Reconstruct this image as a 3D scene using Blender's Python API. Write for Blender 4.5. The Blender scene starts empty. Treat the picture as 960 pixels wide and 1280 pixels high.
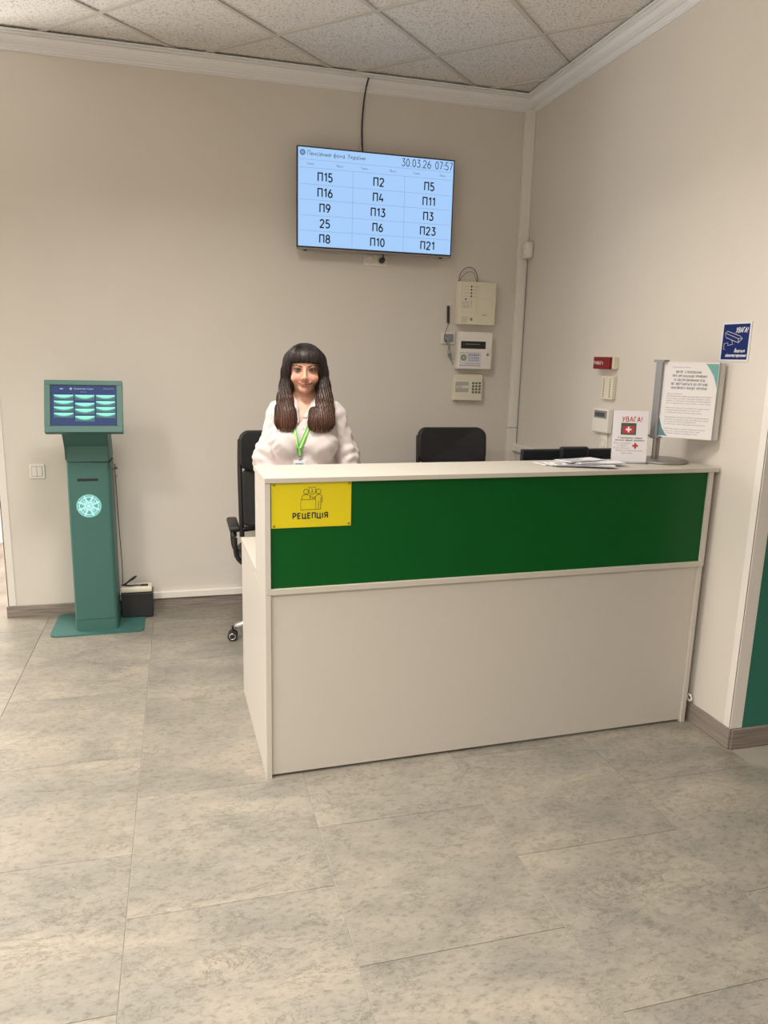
import bpy, bmesh, math, random
import numpy as np
from mathutils import Vector, Matrix
random.seed(7); PI = math.pi
SC = bpy.context.scene; COL = SC.collection

# ------------------------------------------------------------ camera
def make_camera():
    yaw, pitch, roll = .2685, -.2070, .0251
    f = Vector((math.sin(yaw)*math.cos(pitch), math.cos(yaw)*math.cos(pitch), math.sin(pitch)))
    r = Vector((math.cos(yaw), -math.sin(yaw), 0)); u = r.cross(f)
    r2 = r*math.cos(roll)+u*math.sin(roll); u2 = -r*math.sin(roll)+u*math.cos(roll)
    cam = bpy.data.cameras.new('camera'); o = bpy.data.objects.new('camera', cam); COL.objects.link(o)
    m = Matrix.Identity(4)
    for i in range(3):
        m[i][0] = r2[i]; m[i][1] = u2[i]; m[i][2] = -f[i]
    m[0][3], m[1][3], m[2][3] = -2.176, -4.6228, 1.575
    o.matrix_world = m
    cam.sensor_fit = 'HORIZONTAL'; cam.sensor_width = 36; cam.lens = 36*929.78/960
    cam.clip_start = .05; SC.camera = o
make_camera()

# ------------------------------------------------------------ world, light, exposure
SC.view_settings.view_transform = 'Standard'; SC.view_settings.look = 'None'
SC.view_settings.gamma = 1; SC.view_settings.use_curve_mapping = False
SC.view_settings.exposure = 0.0
W = bpy.data.worlds.new('world'); SC.world = W; W.use_nodes = True
W.node_tree.nodes['Background'].inputs[0].default_value = (.8, .88, 1, 1)
W.node_tree.nodes['Background'].inputs[1].default_value = .6
def area(name, loc, rot, sx, sy, power, color, spread=PI):
    l = bpy.data.lights.new(name, 'AREA'); l.shape = 'RECTANGLE'; l.size = sx; l.size_y = sy
    l.energy = power; l.color = color; l.spread = spread
    o = bpy.data.objects.new(name, l); COL.objects.link(o); o.location = loc; o.rotation_euler = rot
    return o
CEIL = 3.155
WARM = (1, .945, .875)
PANEL_W = 42.5            # watts of one ceiling panel
WINDOW_W = 150           # watts of daylight through the corridor window
area('window_daylight', (-5.10, .95, 1.65), (0, -PI/2, 0), 1.3, 1.2, WINDOW_W, (1, .95, .88))

# ------------------------------------------------------------ helpers
def lin(c):
    return tuple(((v/255)/12.92 if v/255 <= .04045 else ((v/255+.055)/1.055)**2.4) for v in c)+(1,)
MATS = {}
def mat(name, col, rough=.5, metal=0, noise=0, nscale=20, bump=0, bscale=200, spec=.5, coat=0, trans=0, alpha=1, sheen=0):
    """plain procedural surface: colour with a slight mottling and fine relief"""
    if name in MATS: return MATS[name]
    m = bpy.data.materials.new(name); m.use_nodes = True; nt = m.node_tree; N = nt.nodes; L = nt.links
    b = N['Principled BSDF']; b.inputs['Base Color'].default_value = tuple(col[:3])+(1,)
    b.inputs['Roughness'].default_value = rough; b.inputs['Metallic'].default_value = metal
    b.inputs['Specular IOR Level'].default_value = spec; b.inputs['Coat Weight'].default_value = coat
    b.inputs['Transmission Weight'].default_value = trans; b.inputs['Alpha'].default_value = alpha
    b.inputs['Sheen Weight'].default_value = sheen
    if noise or bump:
        tc = N.new('ShaderNodeTexCoord')
    if noise:
        n = N.new('ShaderNodeTexNoise'); n.inputs['Scale'].default_value = nscale; n.inputs['Detail'].default_value = 5
        L.new(tc.outputs['Object'], n.inputs['Vector'])
        mx = N.new('ShaderNodeMix'); mx.data_type = 'RGBA'
        mx.inputs[6].default_value = tuple(v*(1-noise) for v in col[:3])+(1,)
        mx.inputs[7].default_value = tuple(min(1, v*(1+noise)) for v in col[:3])+(1,)
        L.new(n.outputs[0], mx.inputs[0]); L.new(mx.outputs[2], b.inputs['Base Color'])
    if bump:
        n2 = N.new('ShaderNodeTexNoise'); n2.inputs['Scale'].default_value = bscale; n2.inputs['Detail'].default_value = 3
        L.new(tc.outputs['Object'], n2.inputs['Vector'])
        bp = N.new('ShaderNodeBump'); bp.inputs['Strength'].default_value = bump; bp.inputs['Distance'].default_value = .002
        L.new(n2.outputs[0], bp.inputs['Height']); L.new(bp.outputs[0], b.inputs['Normal'])
    MATS[name] = m; return m
def emit(name, col, strength):
    if name in MATS: return MATS[name]
    m = bpy.data.materials.new(name); m.use_nodes = True; b = m.node_tree.nodes['Principled BSDF']
    b.inputs['Base Color'].default_value = (0.02, .02, .02, 1); b.inputs['Roughness'].default_value = .5; b.inputs['Specular IOR Level'].default_value = .15
    b.inputs['Emission Color'].default_value = tuple(col[:3])+(1,); b.inputs['Emission Strength'].default_value = strength
    MATS[name] = m; return m

def link(name, me, m=None, parent=None, smooth=False):
    o = bpy.data.objects.new(name, me); COL.objects.link(o)
    if m is not None:
        for x in (m if isinstance(m, (list, tuple)) else [m]): me.materials.append(x)
    if smooth:
        for p in me.polygons: p.use_smooth = True
    if parent is not None: o.parent = parent
    return o
def obj(name, bm, m=None, parent=None, smooth=False, auto=None):
    me = bpy.data.meshes.new(name)
    bmesh.ops.recalc_face_normals(bm, faces=bm.faces[:])
    if auto is not None:
        for f in bm.faces: f.smooth = True
        for e in bm.edges:
            e.smooth = not (len(e.link_faces) == 2 and e.calc_face_angle(0) > auto)
    bm.to_mesh(me); bm.free()
    return link(name, me, m, parent, smooth)
def thing(name, label, cat, loc=(0, 0, 0), rz=0, group=None):
    o = bpy.data.objects.new(name, None); COL.objects.link(o); o.empty_display_size = .1
    o.location = loc; o.rotation_euler = (0, 0, rz); tag(o, label, cat, group); return o
def tag(o, label, cat, group=None):
    o['label'] = label; o['category'] = cat
    if group: o['group'] = group
    return o
def struct(o, label=None):
    o['kind'] = 'structure'
    if label: o['label'] = label
    return o
def box(bm, x0, x1, y0, y1, z0, z1, bev=0, M=None, seg=2):
    t = bmesh.new()
    r = bmesh.ops.create_cube(t, size=1)
    for v in t.verts: v.co = Vector(((v.co.x+.5)*(x1-x0)+x0, (v.co.y+.5)*(y1-y0)+y0, (v.co.z+.5)*(z1-z0)+z0))
    if bev: bmesh.ops.bevel(t, geom=t.edges[:], offset=bev, segments=seg, profile=.5, affect='EDGES')
    return merge(bm, t, M)
def merge(bm, t, M=None):
    me = bpy.data.meshes.new('tmp')
    if M is not None: bmesh.ops.transform(t, matrix=M, verts=t.verts)
    t.to_mesh(me); t.free(); bm.from_mesh(me); bpy.data.meshes.remove(me); return bm
def bx(x0, x1, y0, y1, z0, z1, bev=0, M=None, seg=2): return box(bmesh.new(), x0, x1, y0, y1, z0, z1, bev, M, seg)
def cyl(bm, p0, p1, r0, r1=None, n=20, cap=True):
    p0, p1 = Vector(p0), Vector(p1); r1 = r0 if r1 is None else r1; d = p1-p0
    t = bmesh.new(); bmesh.ops.create_cone(t, cap_ends=cap, segments=n, radius1=r0, radius2=r1, depth=d.length)
    M = Matrix.Translation((p0+p1)/2) @ d.to_track_quat('Z', 'Y').to_matrix().to_4x4()
    return merge(bm, t, M)
def lathe(bm, prof, n=32, M=None):
    t = bmesh.new(); rings = []
    for r, z in prof:
        rings.append([t.verts.new((r*math.cos(2*PI*i/n), r*math.sin(2*PI*i/n), z)) for i in range(n)])
    for a, b in zip(rings, rings[1:]):
        for i in range(n): t.faces.new((a[i], a[(i+1) % n], b[(i+1) % n], b[i]))
    t.faces.new(rings[0][::-1]); t.faces.new(rings[-1])
    return merge(bm, t, M)
def spline(pts, n=8):
    P = [Vector(p) for p in pts]; out = []
    for i in range(len(P)-1):
        a = P[max(i-1, 0)]; b = P[i]; c = P[i+1]; d = P[min(i+2, len(P)-1)]
        for k in range(n):
            t = k/n
            out.append(.5*((2*b)+(c-a)*t+(2*a-5*b+4*c-d)*t*t+(-a+3*b-3*c+d)*t**3))
    out.append(P[-1]); return out
def tube(bm, pts, r, n=8, closed=False, flat=None, up=None):
    """tube along points; flat=(w,h) makes a ribbon section; r may be a list"""
    P = [Vector(p) for p in pts]; rings = []; K = len(P)
    for i, p in enumerate(P):
        a = P[i-1] if (i > 0 or closed) else p; b = P[(i+1) % K] if (i < K-1 or closed) else p
        d = (b-a).normalized(); U = Vector(up) if up is not None else (Vector((0, 0, 1)) if abs(d.z) < .9 else Vector((0, 1, 0)))
        s = d.cross(U).normalized(); w = s.cross(d).normalized()
        rr = r[i] if isinstance(r, (list, tuple)) else r
        ring = []
        for k in range(n):
            an = 2*PI*k/n+(PI/4 if n == 4 else 0)
            if flat: ring.append(bm.verts.new(p+s*(flat[0]/2*(1 if math.cos(an) > 0 else -1))+w*(flat[1]/2*(1 if math.sin(an) > 0 else -1))))
            else: ring.append(bm.verts.new(p+s*rr*math.cos(an)+w*rr*math.sin(an)))
        rings.append(ring)
    for i in range(K if closed else K-1):
        a, b = rings[i], rings[(i+1) % K]
        for k in range(n): bm.faces.new((a[k], a[(k+1) % n], b[(k+1) % n], b[k]))
    if not closed: bm.faces.new(rings[0][::-1]); bm.faces.new(rings[-1])
    return bm
def prism(bm, pts2, h0, h1, M=None):
    """polygon in XY pushed from z=h0 to z=h1"""
    t = bmesh.new(); lo = [t.verts.new((x, y, h0)) for x, y in pts2]; hi = [t.verts.new((x, y, h1)) for x, y in pts2]
    t.faces.new(lo[::-1]); t.faces.new(hi)
    for i in range(len(pts2)):
        j = (i+1) % len(pts2); t.faces.new((lo[i], lo[j], hi[j], hi[i]))
    return merge(bm, t, M)
def round_rect(x0, x1, y0, y1, r, n=5):
    out = []
    for cx, cy, a0 in ((x1-r, y1-r, 0), (x0+r, y1-r, PI/2), (x0+r, y0+r, PI), (x1-r, y0+r, 1.5*PI)):
        for k in range(n+1):
            a = a0+PI/2*k/n; out.append((cx+r*math.cos(a), cy+r*math.sin(a)))
    return out
# frames in which flat print is laid: local x to the right, local y up, local z out of the surface
def face_back(x, y, z):   # faces -y
    return Matrix(((1, 0, 0, x), (0, 0, -1, y), (0, 1, 0, z), (0, 0, 0, 1)))
def face_right(x, y, z):  # on the right wall, faces -x ; reading direction is -y
    return Matrix(((0, 0, -1, x), (-1, 0, 0, y), (0, 1, 0, z), (0, 0, 0, 1)))
# stroke alphabet: every glyph is (width, strokes) in a cell of height 1
def _arc(cx, cy, rx, ry, a0, a1, n=None):
    n = n or max(4, int(abs(a1-a0)/22)); return [(cx+rx*math.cos(math.radians(a0+(a1-a0)*k/n)), cy+ry*math.sin(math.radians(a0+(a1-a0)*k/n))) for k in range(n+1)]
_O = [_arc(.31, .5, .31, .5, 0, 360)]
GLYPH = {
 'А': (.66, [[(0, 0), (.33, 1), (.66, 0)], [(.11, .33), (.55, .33)]]), 'Б': (.54, [[(.48, 1), (0, 1), (0, 0), (.28, 0)]+_arc(.28, .28, .26, .28, -90, 90)[1:]+[(0, .56)]]),
 'В': (.56, [[(0, 0), (0, 1), (.26, 1)]+_arc(.26, .765, .24, .235, 90, -90)[1:]+[(0, .53)], [(.26, .53)]+_arc(.28, .265, .28, .265, 90, -90)+[(0, 0)]]), 'Г': (.46, [[(0, 0), (0, 1), (.46, 1)]]),
 'Ґ': (.46, [[(0, 0), (0, 1), (.46, 1), (.46, 1.15)]]), 'Д': (.70, [[(.04, -.16), (.04, 0), (.66, 0), (.66, -.16)], [(.14, 0), (.24, 1), (.56, 1), (.56, 0)]]),
 'Е': (.48, [[(.48, 1), (0, 1), (0, 0), (.48, 0)], [(0, .52), (.42, .52)]]), 'Є': (.54, [_arc(.33, .5, .33, .5, 50, 310), [(.02, .52), (.40, .52)]]),
 'Ж': (.90, [[(.45, 0), (.45, 1)], [(0, 1), (.40, .5), (0, 0)], [(.90, 1), (.50, .5), (.90, 0)], [(.3, .5), (.6, .5)]]), 'З': (.50, [_arc(.22, .76, .25, .24, 140, -90), _arc(.22, .265, .28, .265, 90, -145)]),
 'И': (.60, [[(0, 1), (0, 0), (.60, 1), (.60, 0)]]), 'Й': (.60, [[(0, 1), (0, 0), (.60, 1), (.60, 0)], _arc(.3, 1.24, .14, .12, 200, 340)]), 'І': (.04, [[(.02, 0), (.02, 1)]]),
 'Ї': (.16, [[(.08, 0), (.08, 1)], [(-.04, 1.13), (-.04, 1.2)], [(.20, 1.13), (.20, 1.2)]]), 'К': (.56, [[(0, 0), (0, 1)], [(.54, 1), (.06, .5), (.56, 0)]]), 'Л': (.60, [[(0, 0), (.08, .04), (.16, 1), (.60, 1), (.60, 0)]]),
 'М': (.72, [[(0, 0), (0, 1), (.36, .35), (.72, 1), (.72, 0)]]), 'Н': (.58, [[(0, 0), (0, 1)], [(.58, 0), (.58, 1)], [(0, .52), (.58, .52)]]), 'О': (.62, _O), 'П': (.56, [[(0, 0), (0, 1), (.56, 1), (.56, 0)]]),
 'Р': (.52, [[(0, 0), (0, 1), (.24, 1)]+_arc(.24, .73, .28, .27, 90, -90)[1:]+[(0, .46)]]), 'С': (.54, [_arc(.33, .5, .33, .5, 50, 310)]), 'Т': (.56, [[(0, 1), (.56, 1)], [(.28, 0), (.28, 1)]]),
 'У': (.58, [[(0, 1), (.31, .33)], [(.58, 1), (.22, .10), (.14, 0), (.02, 0)]]), 'Ф': (.76, [[(.38, -.04), (.38, 1.04)], _arc(.38, .52, .38, .30, 0, 360)]), 'Х': (.58, [[(0, 0), (.58, 1)], [(0, 1), (.58, 0)]]),
 'Ц': (.64, [[(0, 1), (0, 0), (.64, 0), (.64, -.18)], [(.54, 0), (.54, 1)]]), 'Ч': (.52, [[(0, 1), (0, .62), (.08, .46), (.22, .42), (.52, .48)], [(.52, 0), (.52, 1)]]), 'Ш': (.80, [[(0, 1), (0, 0), (.80, 0), (.80, 1)], [(.40, 0), (.40, 1)]]),
 'Щ': (.88, [[(0, 1), (0, 0), (.88, 0), (.88, -.18)], [(.39, 0), (.39, 1)], [(.78, 0), (.78, 1)]]), 'Ь': (.52, [[(0, 1), (0, 0), (.26, 0)]+_arc(.26, .28, .26, .28, -90, 90)[1:]+[(0, .56)]]),
 'Ю': (.86, [[(0, 0), (0, 1)], [(0, .52), (.28, .52)], _arc(.57, .5, .29, .5, 0, 360)]), 'Я': (.54, [[(.54, 0), (.54, 1), (.30, 1)]+_arc(.30, .73, .28, .27, 90, 270)[1:]+[(.54, .46)], [(.28, .46), (0, 0)]]),
 '0': (.50, [_arc(.25, .5, .25, .5, 0, 360)]), '1': (.26, [[(0, .80), (.24, 1), (.24, 0)]]), '2': (.50, [_arc(.25, .73, .25, .27, 165, -25)+[(0, 0), (.52, 0)]]),
 '3': (.50, [[(.04, 1), (.46, 1), (.22, .60)]+_arc(.22, .30, .28, .30, 85, -150)]), '4': (.54, [[(.40, 0), (.40, .45)], [(.22, 1), (0, .26), (.54, .26)]]), '5': (.48, [[(.44, 1), (.06, 1), (.04, .56)]+_arc(.20, .30, .27, .30, 100, -145)]),
 '6': (.50, [[(.34, 1), (.14, .72), (.02, .42)]+_arc(.25, .29, .25, .29, 160, 520)]), '7': (.48, [[(0, 1), (.48, 1), (.14, 0)]]), '8': (.50, [_arc(.25, .75, .21, .25, -90, 270), _arc(.25, .26, .25, .26, 90, 450)]),
 '9': (.50, [[(.16, 0), (.36, .28), (.48, .58)]+_arc(.25, .71, .25, .29, -20, 340)]), '.': (.06, [[(.03, 0), (.03, .04)]]), ',': (.06, [[(.05, .04), (.0, -.12)]]), ':': (.06, [[(.03, .12), (.03, .16)], [(.03, .60), (.03, .64)]]),
 '!': (.06, [[(.03, 1), (.03, .32)], [(.03, 0), (.03, .05)]]), '-': (.3, [[(0, .45), (.3, .45)]]), '’': (.08, [[(.06, 1), (.0, .8)]]), ' ': (.26, []),
 'а': (.42, [_arc(.21, .26, .21, .27, 25, 335), [(.42, .54), (.42, 0)]]), 'б': (.44, [_arc(.22, .27, .22, .27, 0, 360), [(.0, .27), (.03, .70), (.16, .90), (.40, .98)]]), 'е': (.44, [[(.02, .30), (.44, .30)]+_arc(.22, .27, .22, .28, 5, 320)]),
 'о': (.46, [_arc(.23, .27, .23, .28, 0, 360)]), 'р': (.42, [[(0, -.26), (0, .55)], _arc(.21, .27, .21, .28, 165, -165)]), 'с': (.38, [_arc(.24, .27, .24, .28, 45, 315)]), 'у': (.42, [[(0, .55), (.22, .02)], [(.42, .55), (.18, -.10), (.08, -.25), (0, -.26)]]),
 'ф': (.62, [[(.31, -.26), (.31, .85)], _arc(.31, .27, .31, .28, 0, 360)]), 'і': (.04, [[(.02, 0), (.02, .55)], [(.02, .74), (.02, .80)]]), 'ї': (.12, [[(.06, 0), (.06, .55)], [(-.03, .74), (-.03, .80)], [(.15, .74), (.15, .80)]]),
}
for _c in 'вгдєжзийклмнптхцчшщьюя':
    w_, st_ = GLYPH[_c.upper()]; GLYPH[_c] = (w_*.74, [[(x*.74, y*.56) for x, y in p] for p in st_])
def text_bm(bm, s, size, M, width=None, align='CENTER', bold=0, depth=0, shear=0):
    H = .72*size; wt = .24 if bold > .0012 else (.17 if bold > 0 else .105)
    gap = .17+wt*.75; x = 0; segs = []
    for ch in s:
        g = GLYPH.get(ch) or GLYPH[' ']
        for p in g[1]: segs.append([(x+a, b) for a, b in p])
        x += g[0]+gap
    total = x-gap; kx = H
    if width: kx = width/total
    ox = {'CENTER': -total/2, 'LEFT': 0}[align]
    for p in segs:
        P = [((a+ox)*kx+shear*b*H, (b-.5)*H) for a, b in p]; hw = wt*H/2
        for i in range(len(P)-1):
            A, B = Vector(P[i]), Vector(P[i+1]); d = (B-A); 
            if d.length < 1e-7: continue
            d.normalize(); nn = Vector((-d.y, d.x))*hw; 
            e0 = d*hw*(.75 if i > 0 else .0); e1 = d*hw*(.75 if i < len(P)-2 else .0)
            if len(P) == 2 or i == 0: e0 = d*hw*.15
            if len(P) == 2 and (B-A).length < .1*H: e0 = d*hw*.8; e1 = d*hw*.8
            A2, B2 = A-e0, B+e1
            z = .00006*(i % 2)
            bm.faces.new([bm.verts.new(M @ Vector((q.x, q.y, z))) for q in (A2-nn, B2-nn, B2+nn, A2+nn)])
    return bm
def lettering(lines, m, parent, M, name='lettering', joined=False):
    """lines: (text, x, y, size[, width, bold, align, shear]) in the frame M"""
    o = None; bm = bmesh.new()
    for l in lines:
        s, x, y, size = l[:4]; w = l[4] if len(l) > 4 else None; b = l[5] if len(l) > 5 else 0
        al = l[6] if len(l) > 6 else 'CENTER'; sh = l[7] if len(l) > 7 else 0
        text_bm(bm, s, size, M @ Matrix.Translation((x, y, 0)), w, al, b, shear=sh)
        if not joined: o = obj(name, bm, m, parent); bm = bmesh.new()
    if joined: o = obj(name, bm, m, parent); o['kind'] = 'stuff'
    return o

# ------------------------------------------------------------ materials
M_wall = mat('wall_paint', (.672, .628, .568), .62, noise=.03, nscale=3, bump=.15, bscale=350)
M_white = mat('white_plastic', (.80, .77, .71), .38, noise=.02, nscale=8)
M_cream = mat('cream_plastic', (.74, .69, .56), .42, noise=.03, nscale=10)
M_trim = mat('trim_white', (.78, .74, .69), .42, noise=.02, nscale=6)
M_cornice = mat('cornice_white', (.80, .80, .81), .6, noise=.02, nscale=5)
M_lam = mat('laminate_light', (.54, .505, .455), .42, noise=.015, nscale=30, bump=.05, bscale=900)
M_edge = mat('laminate_edge', (.525, .49, .425), .4, noise=.02, nscale=30)
M_green = mat('green_panel', (.0012, .082, .012), .30, noise=.03, nscale=4, bump=.03, bscale=700, spec=.22)
M_yellow = mat('yellow_plate', (.66, .55, .004), .35, noise=.01)
M_black = mat('black_ink', (.012, .012, .014), .6)
M_blackp = mat('black_plastic', (.018, .018, .02), .42, noise=.1, nscale=30, bump=.1, bscale=600)
M_leather = mat('black_leather', (.014, .013, .014), .5, noise=.2, nscale=14, bump=.25, bscale=240)
M_mesh = mat('black_mesh_fabric', (.03, .028, .028), .8, noise=.3, nscale=40, bump=.4, bscale=900)
M_chrome = mat('chrome', (.78, .78, .78), .16, metal=1, noise=.02)
M_steel = mat('grey_steel', (.33, .31, .30), .38, metal=.7, noise=.08, nscale=40)
M_greyp = mat('grey_plastic', (.27, .27, .29), .45, noise=.04)
M_teal = mat('teal_paint', (.047, .142, .125), .45, noise=.03, nscale=8, bump=.05, bscale=500)
M_tealwall = mat('teal_wall_paint', (.024, .165, .12), .6, noise=.03, nscale=3, bump=.1, bscale=300)
M_paper = mat('paper', (.80, .79, .80), .6, noise=.01)
M_red = mat('red_plastic', (.21, .008, .012), .4, noise=.05, spec=.3)
M_redink = mat('red_ink', (.50, .03, .04), .6)
M_bluei = mat('navy_print', (.004, .018, .13), .6, noise=.05, spec=.2)
M_inkgrey = mat('grey_ink', (.22, .22, .25), .6)
M_inkdark = mat('dark_ink', (.05, .05, .07), .6)
M_whiteink = mat('white_ink', (.82, .82, .82), .5)

def wood_mat():
    m = bpy.data.materials.new('grey_wood'); m.use_nodes = True; nt = m.node_tree; N = nt.nodes; L = nt.links
    b = N['Principled BSDF']; b.inputs['Roughness'].default_value = .5
    tc = N.new('ShaderNodeTexCoord'); mp = N.new('ShaderNodeMapping'); mp.inputs['Scale'].default_value = (1.5, 1.5, 45)
    n = N.new('ShaderNodeTexNoise'); n.inputs['Scale'].default_value = 3; n.inputs['Detail'].default_value = 8; n.inputs['Distortion'].default_value = .4
    r = N.new('ShaderNodeValToRGB'); r.color_ramp.elements[0].position = .3; r.color_ramp.elements[0].color = (.16, .135, .115, 1)
    r.color_ramp.elements[1].position = .7; r.color_ramp.elements[1].color = (.33, .285, .25, 1)
    L.new(tc.outputs['Object'], mp.inputs[0]); L.new(mp.outputs[0], n.inputs['Vector']); L.new(n.outputs[0], r.inputs[0]); L.new(r.outputs[0], b.inputs['Base Color'])
    bp = N.new('ShaderNodeBump'); bp.inputs['Strength'].default_value = .2; bp.inputs['Distance'].default_value = .001
    L.new(n.outputs[0], bp.inputs['Height']); L.new(bp.outputs[0], b.inputs['Normal'])
    return m
M_wood = wood_mat()
def tile_mat():
    m = bpy.data.materials.new('stone_floor_tile'); m.use_nodes = True; nt = m.node_tree; N = nt.nodes; L = nt.links
    b = N['Principled BSDF']
    tc = N.new('ShaderNodeTexCoord'); oi = N.new('ShaderNodeObjectInfo')
    ad = N.new('ShaderNodeVectorMath'); ad.operation = 'ADD'; sc = N.new('ShaderNodeVectorMath'); sc.operation = 'SCALE'
    cmb = N.new('ShaderNodeCombineXYZ'); L.new(oi.outputs['Random'], cmb.inputs[0]); L.new(oi.outputs['Random'], cmb.inputs[2])
    L.new(cmb.outputs[0], sc.inputs[0]); sc.inputs['Scale'].default_value = 37
    mp = N.new('ShaderNodeMapping'); mp.inputs['Scale'].default_value = (.8, 1.5, 1)
    L.new(tc.outputs['Object'], mp.inputs[0]); L.new(mp.outputs[0], ad.inputs[0]); L.new(sc.outputs[0], ad.inputs[1])
    def noise(s, d, dist=0, rough=.6):
        n = N.new('ShaderNodeTexNoise'); n.inputs['Scale'].default_value = s; n.inputs['Detail'].default_value = d
        n.inputs['Distortion'].default_value = dist; n.inputs['Roughness'].default_value = rough
        L.new(ad.outputs[0], n.inputs['Vector']); return n
    def ramp(src, stops):
        r = N.new('ShaderNodeValToRGB'); e = r.color_ramp.elements
        while len(e) < len(stops): e.new(.5)
        for k, (p, c) in enumerate(stops): e[k].position = p; e[k].color = c
        L.new(src, r.inputs[0]); return r
    def mixc(f, a, bb, mode='MIX'):
        x = N.new('ShaderNodeMix'); x.data_type = 'RGBA'; x.blend_type = mode
        if isinstance(f, (int, float)): x.inputs[0].default_value = f
        else: L.new(f, x.inputs[0])
        L.new(a, x.inputs[6]); L.new(bb, x.inputs[7]); return x
    big = noise(3.4, 7, .5, .68); c1 = ramp(big.outputs[0], [(.30, (.200, .192, .165, 1)), (.5, (.270, .247, .207, 1)), (.70, (.345, .308, .25, 1))])
    mid = noise(42, 10, .35, .78); c2 = ramp(mid.outputs[0], [(.36, (.50, .50, .475, 1)), (.50, (.95, .95, .95, 1)), (.72, (1.0, 1.0, 1.0, 1))])
    a = mixc(.8, c1.outputs[0], c2.outputs[0], 'MULTIPLY')
    # thin wandering cracks and pale flecks
    nv = noise(5, 8, .7, .72); ab = N.new('ShaderNodeMath'); ab.operation = 'SUBTRACT'; ab.inputs[1].default_value = .5; L.new(nv.outputs[0], ab.inputs[0])
    ab2 = N.new('ShaderNodeMath'); ab2.operation = 'ABSOLUTE'; L.new(ab.outputs[0], ab2.inputs[0])
    cr = ramp(ab2.outputs[0], [(0, (1, 1, 1, 1)), (.011, (0, 0, 0, 1))])
    gate = ramp(noise(3.2, 2).outputs[0], [(.46, (0, 0, 0, 1)), (.56, (1, 1, 1, 1))])
    cg = mixc(1, cr.outputs[0], gate.outputs[0], 'MULTIPLY')
    dk = N.new('ShaderNodeRGB'); dk.outputs[0].default_value = (.13, .118, .095, 1)
    a2 = mixc(cg.outputs[2], a.outputs[2], dk.outputs[0]); 
    fl = ramp(noise(70, 6, 1.5, .75).outputs[0], [(.60, (0, 0, 0, 1)), (.70, (.75, .75, .75, 1))])
    g2 = ramp(noise(5, 3).outputs[0], [(.42, (0, 0, 0, 1)), (.6, (1, 1, 1, 1))]); fg = mixc(1, fl.outputs[0], g2.outputs[0], 'MULTIPLY')
    lt = N.new('ShaderNodeRGB'); lt.outputs[0].default_value = (.50, .455, .38, 1)
    a3 = mixc(fg.outputs[2], a2.outputs[2], lt.outputs[0])
    fd = ramp(noise(95, 5, 1.0, .75).outputs[0], [(.32, (.6, .6, .6, 1)), (.42, (1, 1, 1, 1))])
    a4 = mixc(.7, a3.outputs[2], fd.outputs[0], 'MULTIPLY')
    hs = N.new('ShaderNodeHueSaturation'); L.new(a4.outputs[2], hs.inputs['Color'])
    mr = N.new('ShaderNodeMapRange'); mr.inputs[3].default_value = .95; mr.inputs[4].default_value = 1.05; L.new(oi.outputs['Random'], mr.inputs[0]); L.new(mr.outputs[0], hs.inputs['Value'])
    L.new(hs.outputs[0], b.inputs['Base Color'])
    rr = N.new('ShaderNodeMapRange'); rr.inputs[3].default_value = .30; rr.inputs[4].default_value = .46; L.new(mid.outputs[0], rr.inputs[0]); L.new(rr.outputs[0], b.inputs['Roughness'])
    bp = N.new('ShaderNodeBump'); bp.inputs['Strength'].default_value = .12; bp.inputs['Distance'].default_value = .001
    L.new(mid.outputs[0], bp.inputs['Height']); L.new(bp.outputs[0], b.inputs['Normal'])
    return m
M_tile = tile_mat()
M_grout = mat('grout', (.30, .275, .235), .8, noise=.1)
def ceil_mat():
    m = bpy.data.materials.new('mineral_ceiling_panel'); m.use_nodes = True; nt = m.node_tree; N = nt.nodes; L = nt.links
    b = N['Principled BSDF']; b.inputs['Roughness'].default_value = .9
    tc = N.new('ShaderNodeTexCoord'); v = N.new('ShaderNodeTexNoise'); v.inputs['Scale'].default_value = 120; v.inputs['Detail'].default_value = 2; v.inputs['Distortion'].default_value = 1
    L.new(tc.outputs['Object'], v.inputs['Vector'])
    r = N.new('ShaderNodeValToRGB'); r.color_ramp.elements[0].position = .36; r.color_ramp.elements[0].color = (.42, .39, .35, 1)
    r.color_ramp.elements[1].position = .45; r.color_ramp.elements[1].color = (.77, .74, .715, 1)
    L.new(v.outputs[0], r.inputs[0]); L.new(r.outputs[0], b.inputs['Base Color'])
    bp = N.new('ShaderNodeBump'); bp.inputs['Strength'].default_value = .5; bp.inputs['Distance'].default_value = .003
    L.new(r.outputs[0], bp.inputs['Height']); L.new(bp.outputs[0], b.inputs['Normal'])
    return m
M_ceil = ceil_mat()
M_tbar = mat('ceiling_bar', (.58, .55, .51), .55)

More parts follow.
